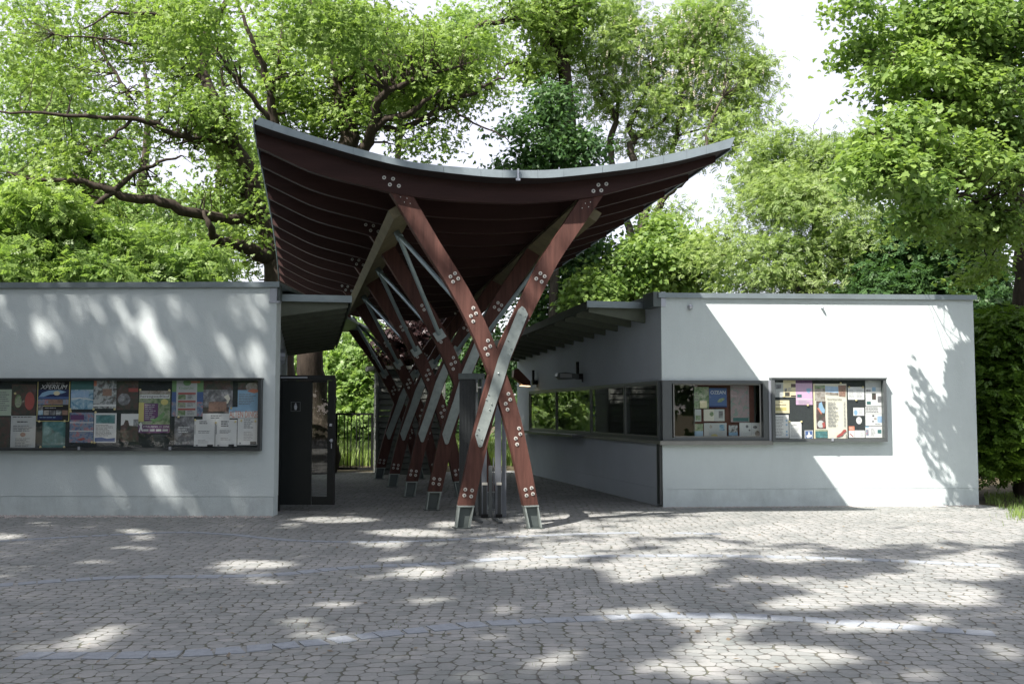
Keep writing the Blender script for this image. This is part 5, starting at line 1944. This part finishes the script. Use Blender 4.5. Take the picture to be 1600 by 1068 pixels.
tr = pxs([(988, 700, Y, .34), (988, 500, Y, .28), (987, 413, Y, .25), (994, 386, Y, .22), (1003, 340, Y, .18), (1000, 290, Y, .15), (986, 232, Y, .12), (989, 212, Y, .11), (983, 195, Y, .10), (1010, 150, Y, .06), (1020, 80, Y, .03)])
limbs = [
    pxs([(990, 400, Y, .16), (979, 350, Y + .3, .13), (968, 300, Y + .4, .12), (955, 250, Y + .4, .11), (954, 215, Y + .4, .11), (962, 190, Y + .3, .10), (948, 160, Y + .2, .08), (926, 125, Y, .05), (905, 80, Y, .03)]),
    pxs([(962, 190, Y + .3, .08), (964, 150, Y + .3, .06), (950, 100, Y + .3, .04), (960, 50, Y, .02)]),
    pxs([(996, 386, Y, .14), (1017, 361, Y - .3, .12), (1033, 318, Y - .6, .11), (1055, 293, Y - .8, .10), (1076, 278, Y - 1, .09), (1100, 235, Y - 1, .07), (1108, 200, Y - 1, .05), (1130, 150, Y - 1, .03)]),
    pxs([(1010, 330, Y, .12), (1045, 250, Y + .6, .10), (1058, 205, Y + .6, .08), (1065, 160, Y + .6, .05), (1060, 100, Y + .6, .03)]),
    pxs([(985, 222, Y, .07), (1020, 200, Y - .2, .06), (1060, 172, Y - .4, .04), (1100, 165, Y - .5, .02)]),
    pxs([(1058, 215, Y + .6, .05), (1080, 205, Y + .4, .04), (1110, 200, Y + .3, .02)]),
]
lobes = [px_lobe(940, 60, Y, 65, 60, 2.0), px_lobe(1000, 90, Y, 70, 60, 2.0), px_lobe(1085, 60, Y, 75, 65, 2.2), px_lobe(1120, 20, Y, 45, 45, 1.6), px_lobe(1120, 130, Y, 80, 50, 2.2), px_lobe(1040, 160, Y, 75, 45, 1.8), px_lobe(1150, 180, Y - .5, 55, 40, 1.6), px_lobe(930, 150, Y, 45, 45, 1.4), px_lobe(960, 10, Y, 50, 40, 1.6),
         px_lobe(1170, 110, Y, 35, 30, 1.2), px_lobe(1000, 225, Y + .4, 85, 28, 1.4, .8), px_lobe(1040, 330, Y - .6, 40, 25, 1.1, .5), px_lobe(1125, 225, Y - .6, 55, 24, 1.2)]
tree('locust_tree', 'tall pale green locust tree with cream blossom and several forked stems', (P(988, 700, Y).x, Y, 0), tr, limbs, lobes, 1350, 12, T_PIN, 0.225, LM['locust'], 'bark_light', seed=15, cl_r=0.62, flat=0.45, up=0.5, twig_n=340, auto=False, gap=-0.14, gapf=1.1, extra=blossoms)

# --- ash behind the right pavilion
Y = 27.0
tr = pxs([(1270, 730, Y, .24), (1272, 520, Y, .2), (1276, 330, Y, .10), (1280, 250, Y, .04), (1282, 200, Y, .012)])
lobes = [px_lobe(1280, 180, Y, 55, 60, 1.2, 1.5), px_lobe(1300, 220, Y, 70, 60, 1.3, 1.2), px_lobe(1235, 225, Y, 60, 50, 1.2), px_lobe(1240, 265, Y, 80, 55, 1.7), px_lobe(1330, 260, Y, 70, 70, 1.7), px_lobe(1215, 310, Y - .5, 75, 55, 1.8), px_lobe(1280, 340, Y - 1, 110, 65, 2.0), px_lobe(1140, 385, Y - .5, 65, 42, 1.5), px_lobe(1210, 410, Y - 1, 110, 45, 1.8), px_lobe(1340, 400, Y - 1, 90, 50, 1.8), px_lobe(1190, 260, Y + .5, 40, 40, 1.0, .8), px_lobe(1240, 440, Y - 1, 130, 32, 1.6)]
tree('ash_tree', 'pale feathery ash tree filling the space above the right pavilion roof', (P(1270, 730, Y).x, Y, 0), tr, [], lobes, 1700, 15, T_PIN, 0.175, LM['ash'], 'bark_light', seed=16, cl_r=0.58, flat=0.3, up=0.75, twig_n=260, gap=-0.22, gapf=1.2)

# --- big maple at the right edge, near
Y = 20.6
tr = [(Vector((P(1600, 480, Y).x, Y, 0)), .22), (P(1600, 480, Y), .17), (P(1597, 400, Y), .16), (P(1592, 330, Y), .15), (P(1584, 240, Y), .14), (P(1572, 120, Y), .12), (P(1560, 20, Y), .10), (P(1550, -90, Y), .06)]
limbs = [
    pxs([(1590, 300, Y, .09), (1540, 250, 19, .07), (1500, 190, 18, .055), (1470, 160, 17.5, .04), (1430, 120, 17, .03), (1390, 80, 16.6, .015)]),
    pxs([(1583, 230, Y, .07), (1540, 190, 19.4, .055), (1500, 120, 18.6, .045), (1450, 60, 17.8, .03), (1420, 20, 17.4, .015)]),
    pxs([(1592, 345, Y, .07), (1520, 310, 18, .05), (1460, 292, 16.6, .035), (1400, 268, 15.6, .025), (1345, 250, 15.0, .012)]),
    pxs([(1594, 380, Y, .05), (1530, 370, 19, .04), (1470, 360, 18, .03), (1420, 350, 17.4, .015)]),
    pxs([(1572, 120, Y, .08), (1530, 60, 19, .06), (1480, 10, 18, .04), (1420, -20, 17, .02), (1340, -10, 16.4, .012)]),
]
lobes = [px_lobe(1560, 50, 18.4, 90, 80, 1.5), px_lobe(1470, 40, 17.6, 85, 65, 1.3), px_lobe(1420, 120, 17, 75, 45, 1.0), px_lobe(1510, 160, 17.6, 90, 60, 1.2), px_lobe(1400, 210, 16.2, 70, 40, .9), px_lobe(1480, 255, 17, 90, 45, 1.0),
         px_lobe(1375, 265, 15.1, 60, 40, .7, 1.5), px_lobe(1440, 300, 15.9, 60, 26, .6), px_lobe(1570, 240, 18.4, 60, 80, 1.2), px_lobe(1530, 350, 18.6, 80, 45, 1.0),
         px_lobe(1450, 345, 17.4, 60, 26, .8), px_lobe(1570, 430, 19.6, 60, 45, 1.0), px_lobe(1330, 10, 16.6, 40, 22, .6, .7), px_lobe(1360, 55, 17.4, 35, 30, .7, .8), px_lobe(1345, 85, 17.6, 32, 18, .5, .8), px_lobe(1640, 150, 18.6, 90, 150, 1.6, .6)]
tree('maple_tree', 'big broad leafed maple at the right edge, its branches hanging over the right pavilion', (P(1600, 480, Y).x, Y, 0), tr, limbs, lobes, 1450, 34, T_MAPLE, 0.106, LM['maple'], 'bark', seed=17, cl_r=0.5, flat=0.28, up=0.85, twig_n=330, auto=False, gap=-0.36, gapf=1.6, shell=0.5)

# --- hornbeam beside the right pavilion
Y = 19.3
tr = [(Vector((P(1590, 600, Y).x, Y, 0)), .12), (P(1588, 650, Y), .10), (P(1592, 560, Y), .07), (P(1600, 470, Y), .03)]
lobes = [px_lobe(1565, 520, Y, 50, 36, .9), px_lobe(1600, 560, Y, 60, 50, 1.0), px_lobe(1560, 600, Y - .2, 48, 45, .9), px_lobe(1580, 660, Y - .3, 60, 50, 1.0), px_lobe(1560, 715, Y - .4, 45, 40, .8), px_lobe(1640, 640, Y, 60, 110, 1.2), px_lobe(1545, 560, Y, 30, 40, .8)]
tree('hornbeam', 'dense hornbeam with level sprays, right of the white pavilion corner', (P(1590, 600, Y).x, Y, 0), tr, [], lobes, 760, 24, T_BEECH, 0.20, LM['horn'], 'bark', seed=18, cl_r=0.5, flat=0.16, up=1.3, twig_n=120, gap=-0.5, gapf=1.8, cat='tree', shell=0.5)

# --- paler trees standing further back on the left
for k, (px, Y, ls, lab) in enumerate((
    (90, 40.0, [(60, 140, 90, 70), (140, 220, 90, 70), (20, 260, 80, 80), (120, 330, 100, 60), (60, 20, 80, 70)], 'pale green tree far behind the crooked limbs at the left edge'),
    (225, 36.0, [(190, 325, 80, 45), (270, 345, 85, 50), (110, 350, 75, 45), (340, 400, 70, 40)], 'low pale tree showing between the crooked limbs and the bushy trees on the left'),
    (345, 42.0, [(340, 120, 80, 80), (300, 220, 80, 70), (390, 250, 70, 80), (340, 350, 90, 60), (420, 90, 70, 70)], 'pale green tree far behind, between the two old oaks'),
    (620, 44.0, [(600, 130, 80, 70), (680, 100, 80, 60), (560, 60, 70, 60), (740, 60, 60, 50)], 'pale green tree far behind the crown of the tall oak'))):
    tr = pxs([(px, 700, Y, .3), (px + 4, 520, Y, .24), (px - 6, 330, Y, .18), (px + 6, 180, Y, .1), (px, 80, Y, .04)])
    lobes = [px_lobe(a, b, Y - .5 * j, c, d, 2.2) for j, (a, b, c, d) in enumerate(ls)]
    tree('oak_tree', lab, (P(px, 700, Y).x, Y, 0), tr, [], lobes, 1050, 12, T_OAK, 0.14, LM['lime'], 'bark_light', seed=70 + k, cl_r=1.0, flat=0.6, up=0.6, twig_n=160, gap=-0.12)

# --- bushy trees behind the left pavilion
Y = 25.0
for k, (px, lab, ls) in enumerate((
    (40, 'broad leafed bushy tree at the left edge, just above the left pavilion roof', [(20, 370, 75, 60), (60, 330, 60, 45), (-40, 390, 60, 60), (30, 425, 90, 40)]),
    (150, 'bushy hazel green tree above the middle of the left pavilion roof', [(140, 380, 70, 45), (190, 400, 65, 45), (100, 410, 60, 40), (150, 430, 90, 30)]),
    (280, 'low light green bushy tree left of the old oak trunk', [(250, 395, 55, 45), (310, 415, 60, 35), (270, 430, 80, 30)]))):
    tr = pxs([(px, 730, Y + k, .14), (px + 3, 560, Y + k, .11), (px - 4, 430, Y + k, .07), (px + 4, 370, Y + k, .03)])
    lobes = [px_lobe(a, b, Y + k - .4 * j, c, d, 1.1) for j, (a, b, c, d) in enumerate(ls)]
    tree('bushy_tree', lab, (P(px, 730, Y + k).x, Y + k, 0), tr, [], lobes, 420, 20, T_BEECH, 0.25, LM['oak' if k == 0 else 'maple'], 'bark', seed=30 + k, cl_r=0.55, flat=0.35, up=0.6, twig_n=70, gap=-0.42)

# --- dark maples behind the passage wall of the right pavilion
for k, (px, Y, ls, lab) in enumerate((
    (880, 31.5, [(880, 440, 70, 55), (850, 500, 60, 50), (920, 400, 55, 45), (810, 540, 50, 45)], 'dark maple directly behind the far end of the right pavilion'),
    (985, 29.5, [(960, 450, 65, 45), (1010, 410, 55, 50), (930, 470, 50, 40)], 'mid green maple behind the passage roof of the right pavilion'),
    (1075, 31, [(1060, 440, 70, 40), (1090, 390, 55, 45), (1030, 380, 45, 40)], 'small maple between the locust stems and the feathery ash'),
    (745, 36, [(740, 540, 50, 40), (775, 580, 45, 40), (720, 620, 50, 50)], 'dark maple seen between the crossed legs of the canopy'))):
    tr = pxs([(px, 700, Y, .15), (px + 2, 560, Y, .11), (px + 4, 460, Y, .07), (px, 410, Y, .03)])
    lobes = [px_lobe(a, b, Y - .4 * j, c, d, 1.3) for j, (a, b, c, d) in enumerate(ls)]
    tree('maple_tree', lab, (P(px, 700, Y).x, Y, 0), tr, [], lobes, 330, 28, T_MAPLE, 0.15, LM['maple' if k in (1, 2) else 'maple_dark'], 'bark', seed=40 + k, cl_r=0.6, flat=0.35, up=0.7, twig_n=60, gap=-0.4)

# --- dark trees right of the ash
for k, (px, Y, ls, lab) in enumerate((
    (1405, 25, [(1400, 420, 60, 40), (1430, 370, 50, 45), (1380, 450, 50, 25)], 'dark tree with a slim trunk behind the right end of the right pavilion roof'),
    (1490, 24, [(1490, 420, 60, 45), (1520, 450, 50, 45), (1500, 360, 55, 45), (1560, 480, 50, 40)], 'dark bushy tree left of the big maple trunk'))):
    tr = pxs([(px, 740, Y, .13), (px + 2, 560, Y, .11), (px + 4, 420, Y, .08), (px + 6, 330, Y, .04)])
    lobes = [px_lobe(a, b, Y - .3 * j, c, d, 1.1) for j, (a, b, c, d) in enumerate(ls)]
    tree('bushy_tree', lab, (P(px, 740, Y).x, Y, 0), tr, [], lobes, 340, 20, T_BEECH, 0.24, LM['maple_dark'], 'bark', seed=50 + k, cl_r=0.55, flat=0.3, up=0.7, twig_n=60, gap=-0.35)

# --- sunlit lime tree and copper beech beyond the gate
Y = 42.0
tr = pxs([(556, 685, Y, .22), (556, 620, Y, .18), (558, 560, Y, .1), (560, 520, Y, .04)])
lobes = [px_lobe(555, 530, Y, 45, 35, 1.6), px_lobe(535, 580, Y, 45, 40, 1.8), px_lobe(590, 570, Y, 45, 45, 1.8), px_lobe(560, 625, Y, 60, 35, 1.8), px_lobe(500, 600, Y, 40, 45, 1.8), px_lobe(455, 590, Y, 35, 45, 1.6)]
tree('lime_tree', 'sunlit yellow green lime tree beyond the barred gate', (P(556, 685, Y).x, Y, 0), tr, [], lobes, 620, 20, T_OAK, 0.17, LM['lime'], 'bark', seed=60, cl_r=0.75, flat=0.5, up=0.6, twig_n=60, gap=-0.5)
Y = 40.0
tr = pxs([(665, 690, Y, .25), (665, 600, Y, .2), (668, 540, Y, .12), (670, 490, Y, .05)])
lobes = [px_lobe(650, 520, Y, 55, 40, 1.6), px_lobe(710, 530, Y, 50, 45, 1.6), px_lobe(680, 490, Y, 55, 30, 1.4), px_lobe(625, 555, Y, 40, 30, 1.4)]
tree('copper_beech', 'dark purple leafed copper beech seen through the crossed canopy legs', (P(665, 690, Y).x, Y, 0), tr, [], lobes, 300, 16, T_OAK, 0.17, LM['copper'], 'bark', seed=61, cl_r=0.6, flat=0.5, up=0.6, twig_n=80, gap=-0.2, gapf=1.5)

# --- woodland further off: one mass
rs = np.random.RandomState(77)
lob = []
for k in range(46):
    Yk = rs.uniform(52, 66)
    xk = rs.uniform(-46, 46)
    hk = rs.uniform(3.5, 5.5) + (1.5 if abs(xk) > 14 else 0.0)
    if -2 < xk < 8:
        hk = min(hk, 4.0)
    lob.append((np.array([xk, Yk, hk * 0.55]), np.array([rs.uniform(2.5, 4.5), 2.0, hk * 0.62]), 1.0))
me, cen = foliage(rs, lob, 3200, 9, 1.1, 0.5, 0.5, 0.42, T_OAK, LM['wood'], 78, gap=-0.6, name='woodland')
o = bpy.data.objects.new('woodland', me)
col.objects.link(o)
o['kind'] = 'stuff'
# belt left of the passage that the ticket window mirrors
lob = []
for k in range(10):
    lob.append((np.array([rs.uniform(-10, -3), rs.uniform(40, 45), rs.uniform(0.6, 1.8)]), np.array([1.5, 1.3, 1.3]), 1.0))
me, cen = foliage(rs, lob, 700, 12, 0.8, 0.4, 0.6, 0.26, T_OAK, LM['lime'], 79, gap=-0.5, name='hedge')
o = bpy.data.objects.new('undergrowth', me)
col.objects.link(o)
o['kind'] = 'stuff'


# --- grass: beyond the gate and at the right hand edge of the paving
def grass(name, pts, h0, h1, mat='grass'):
    n = len(pts)
    pts = np.array(pts)
    tv = np.array([(-.10, 0, 0), (.10, 0, 0), (.07, .12, .6), (.0, .32, 1.0), (-.05, .1, .6)])
    tm = (tv, [(0, 1, 2, 4), (4, 2, 3)])
    a = rs.uniform(0, 6.28, n)
    X = np.stack([np.cos(a), np.sin(a), np.zeros(n)], 1) * 0.5
    Yv = np.stack([-np.sin(a), np.cos(a), np.zeros(n)], 1)
    Z = np.tile(np.array([[0, 0, 1.0]]), (n, 1))
    me = instances_mesh(name, pts, X, Yv, Z, rs.uniform(h0, h1, n), tm, LM['grass'])
    o = bpy.data.objects.new(name, me)
    col.objects.link(o)
    o['kind'] = 'stuff'
    return o


g = []
for k in range(26000):
    y = rs.uniform(30.5, 46)
    x = rs.uniform(-0.26 * y - 1.0, 0.02 * y)
    g.append((x, y, 0))
grass('grass', g, .25, .6)
g = []
ga, gb = gp(1556, 800), gp(1640, 822)
for k in range(5200):
    u = rs.uniform(0, 1)
    px, py = rs.uniform(1535, 1680), rs.uniform(772, 822)
    edge = 792 + (px - 1549) * 0.42
    if py > edge + rs.normal() * 4 and rs.uniform() > 0.08:
        continue
    p = gp(px, py)
    edge += 6 * math.sin(p.x * 2.1) + 4 * math.sin(p.y * 3.3)
    if py > edge + 4 and rs.uniform() > .15:
        continue
    if px < 1535 + (py - 760) * .2:
        continue
    if np.sin(p.x * 5.1) * np.sin(p.y * 3.7) + rs.normal() * .35 < -0.25:
        continue
    g.append((p.x, p.y, 0))
grass('grass', g, .04, .13)

# moss and weeds in the paving joints
g = []
for k in range(900):
    px, py = rs.uniform(0, 1000), rs.uniform(835, 1060)
    p = gp(px, py)
    if np.sin(p.x * 1.9 + 1) * np.sin(p.y * 2.3) > 0.35:
        g.append((p.x, p.y, 0))
grass('weeds', g, .012, .03)

# fallen leaves and twigs on the paving
n = 260
pp_ = np.array([tuple(gp(rs.uniform(-50, 1650), rs.uniform(812, 1066), 0.012)) for _ in range(n)])
N = rs.normal(size=(n, 3)) * .25
N[:, 2] += 1
N /= np.linalg.norm(N, axis=1)[:, None]
H = rs.normal(size=(n, 3))
X = H - N * np.sum(H * N, axis=1)[:, None]
X /= np.linalg.norm(X, axis=1)[:, None]
lv = np.array(quad_leaf(1, .3, 0, droop=0.0))
LM['dry'] = leaf_mat('dry fallen leaves', (0.10, 0.075, 0.04), (0.30, 0.27, 0.20), 0.1)
me = instances_mesh('fallen_leaves', pp_, X, np.cross(N, X), N, rs.uniform(.02, .06, n), (lv, [(0, 1, 2, 3)]), LM['dry'])
o = bpy.data.objects.new('fallen_leaves', me)
col.objects.link(o)
o['kind'] = 'stuff'

# ------------------------------------------------------------------ trees behind the photographer that shade the square
LIT_L = [  # streaks on the left wall: top x, top y, bottom x, bottom y, half width (photo pixels)
    (48, 495, 118, 600, 13), (186, 446, 285, 600, 22), (255, 446, 300, 500, 14), (362, 455, 402, 520, 16), (352, 520, 410, 600, 34), (-10, 540, 20, 600, 9),
    (145, 715, 195, 810, 16), (92, 730, 122, 810, 9), (232, 715, 300, 810, 24), (372, 735, 405, 810, 30), (415, 440, 432, 600, 14)]
LIT_G = [(215, 829, 35, 5), (212, 856, 45, 5), (150, 875, 26, 4), (275, 890, 24, 4), (395, 880, 75, 9), (315, 917, 30, 5), (210, 932, 44, 5), (525, 811, 72, 6), (640, 832, 78, 7), (600, 850, 48, 5),
         (620, 873, 38, 6), (660, 895, 58, 11), (660, 938, 42, 10), (795, 878, 62, 11), (50, 1008, 60, 10), (360, 1052, 42, 8), (890, 855, 52, 9), (840, 875, 66, 11), (1085, 855, 56, 10), (1060, 831, 28, 5),
         (1235, 870, 46, 10), (1030, 885, 88, 15), (1165, 904, 26, 8), (1250, 909, 52, 9), (1390, 922, 78, 22), (1500, 930, 62, 16), (1240, 942, 64, 14), (1150, 975, 62, 13), (1350, 977, 74, 10), (1130, 1015, 84, 18),
         (1220, 1025, 112, 20), (1100, 1050, 72, 15), (1000, 1040, 42, 7), (1470, 812, 100, 12), (1330, 818, 70, 9), (1400, 838, 90, 10), (1560, 835, 50, 14), (1510, 887, 82, 18), (1560, 1020, 36, 8), (1290, 840, 40, 6), (1580, 800, 50, 18),
         (700, 818, 40, 5), (880, 818, 60, 4), (1180, 815, 40, 4)]


_fr = random.Random(31)
for _k in range(60):          # smaller flecks between the large patches
    _y = _fr.uniform(815, 1060)
    _x = _fr.uniform(560, 1620) if _k % 4 else _fr.uniform(0, 560)
    _s = _fr.uniform(0.10, 0.24) * 1600 / (2560 / (_y - 643))
    LIT_G.append((_x, _y, _s, _s * _fr.uniform(0.18, 0.30)))


def lights_up(pos):
    """True where a leaf here would shade one of the sunlit patches of the photograph"""
    d = np.array(SUN_D)
    out = np.zeros(len(pos), bool)
    # ground
    k = pos[:, 2] / -d[2]
    g = pos + k[:, None] * d
    px, py = proj(g)
    front = g[:, 1] > 2.0
    for cx, cy, rx, ry in LIT_G:
        if cx > 780:
            rx, ry = rx * 1.2, ry * 1.25
        out |= front & (((px - cx) / rx) ** 2 + ((py - cy) / ry) ** 2 < 1.0)
    some = np.random.RandomState(5).uniform(size=len(pos)) > 0.22
    # walls and the near legs
    for fa, slim, kind in ((FL, (-9, 0.0), 'L'), (FR, (0.0, R_END), 'R')):
        nn = np.array(fa.n)
        aa = np.array(fa.a)
        den = d @ nn
        kk = ((aa - pos) @ nn) / den
        h = pos + kk[:, None] * d
        s = (h - aa) @ np.array(fa.s)
        hit = (kk > 0) & (s > slim[0]) & (s < slim[1]) & (h[:, 2] > 0) & (h[:, 2] < 3.75)
        px, py = proj(h)
        if kind == 'L':
            for x0, y0, x1, y1, w in LIT_L:
                u = (py - y0) / (y1 - y0)
                out |= hit & some & (u > 0) & (u < 1) & (np.abs(px - (x0 + (x1 - x0) * u)) < 1.3 * w * np.clip(1.5 - np.abs(u - .6) * 1.2, .5, 1.2))
        else:
            out |= hit & (px > 1060) & ~shade_r(px, py)
    kk = (Y0 - pos[:, 1]) / d[1]
    h = pos + kk[:, None] * d
    px, py = proj(h)
    hit = kk > 0
    out |= hit & (((px - 728) / 44) ** 2 + ((py - 495) / 95) ** 2 < 1.0)
    out |= hit & (((px - 722) / 16) ** 2 + ((py - 795) / 32) ** 2 < 1.0)
    out |= hit & (((px - 425) / 40) ** 2 + ((py - 205) / 16) ** 2 < 1.0)
    # stay out of the picture itself
    px, py = proj(pos)
    out |= (pos[:, 1] > 0.5) & (px > -60) & (px < 1660) & (py > -50)
    return out


UPZ = 8.0
for k, (bx, by, lob, nc, lab) in enumerate((
    (-9.5, 5.5, [((-9, 7, 10), (4.5, 4, 2.4)), ((-12.5, 10.5, 9.5), (4, 4, 2.4)), ((-7.5, 11, 10.8), (4, 4, 2.0))], 1300, 'tall oak left of the photographer that shades the left wall'),
    (-5.0, -2.0, [((-5, -1, 9.5), (4.5, 4, 2.2)), ((-3, 3.5, 10), (4.5, 4, 2.2)), ((-8, 2.5, 10), (4, 4, 2.2))], 1300, 'tall oak behind the photographer that shades the middle of the square'),
    (3.5, -2.5, [((2.5, -1, 9.5), (4.5, 4, 2.2)), ((2.5, 5, 10.5), (4.5, 4, 2.0)), ((5.5, 2.5, 9.5), (3.5, 4, 2.2))], 1250, 'tall oak behind the photographer that shades the right of the square'),
    (-15, 3, [((-16, 8, 5), (4, 5, 4)), ((-18, 13, 5), (4, 4, 4)), ((-12.5, 4, 4), (4.5, 4, 3.5))], 700, 'oak further left of the square'),
    (-14, 5, [((-13.5, 7, 5), (3.0, 5, 4.5)), ((-12.5, 1, 5), (3.5, 4, 4.5)), ((-15, 11, 5), (3.5, 2.5, 4.5))], 1300, 'unseen low oak added to deepen the shade on the left of the square'),  # added crown, blocks sky light from the left wall and ground
    (-6, -6, [((-8, -5, 6), (4, 3, 5)), ((-3, -8, 6), (4.5, 3, 5))], 900, 'unseen low oak added behind the viewpoint to cut the sky light'))):  # added crown, darkens the square from behind
    UPZ = 8.0 if k < 4 else 0.0
    sh = Vector((SUN_D.x, SUN_D.y, SUN_D.z)) * (UPZ / SUN_D.z)
    bx, by = bx + sh.x, by + sh.y
    lobes = [(np.array([c[0] + sh.x, c[1] + sh.y, c[2] + UPZ]), np.array(r), 1.0) for c, r in lob]
    hz = UPZ + 3 if k < 4 else 7.0
    tr = [(Vector((bx, by, 0)), .48), (Vector((bx + .1, by, hz * .25)), .40), (Vector((bx, by + .3, hz * .5)), .36), (Vector((bx + .2, by + .6, hz * .8)), .24), (Vector((bx + .3, by + .8, hz)), .08)]
    tree('oak_tree', lab, (bx, by, 0), tr, [], lobes, nc, 12, T_OAK, 0.20, LM['shade_oak'], 'bark', seed=90 + k, cl_r=0.75, flat=0.45, up=0.7, twig_n=60, reject=lights_up, gap=-0.9, shell=0.6)
rs = np.random.RandomState(99)
lob = []
for k in range(34):
    a = math.radians(rs.uniform(150, 390))
    r = rs.uniform(20, 30)
    x, y = r * math.cos(a), r * math.sin(a) - 4
    if y > 14:
        continue
    lob.append((np.array([x, y, rs.uniform(3, 7)]), np.array([3.6, 3.0, 4.5]), 1.0))
me, cen = foliage(rs, lob, 2300, 9, 1.1, 0.5, 0.5, 0.5, T_OAK, LM['shade_oak'], 98, gap=-0.5, name='woodland')
o = bpy.data.objects.new('woodland', me)
col.objects.link(o)
o['kind'] = 'stuff'
print('leaf faces', LEAVES_TOTAL)
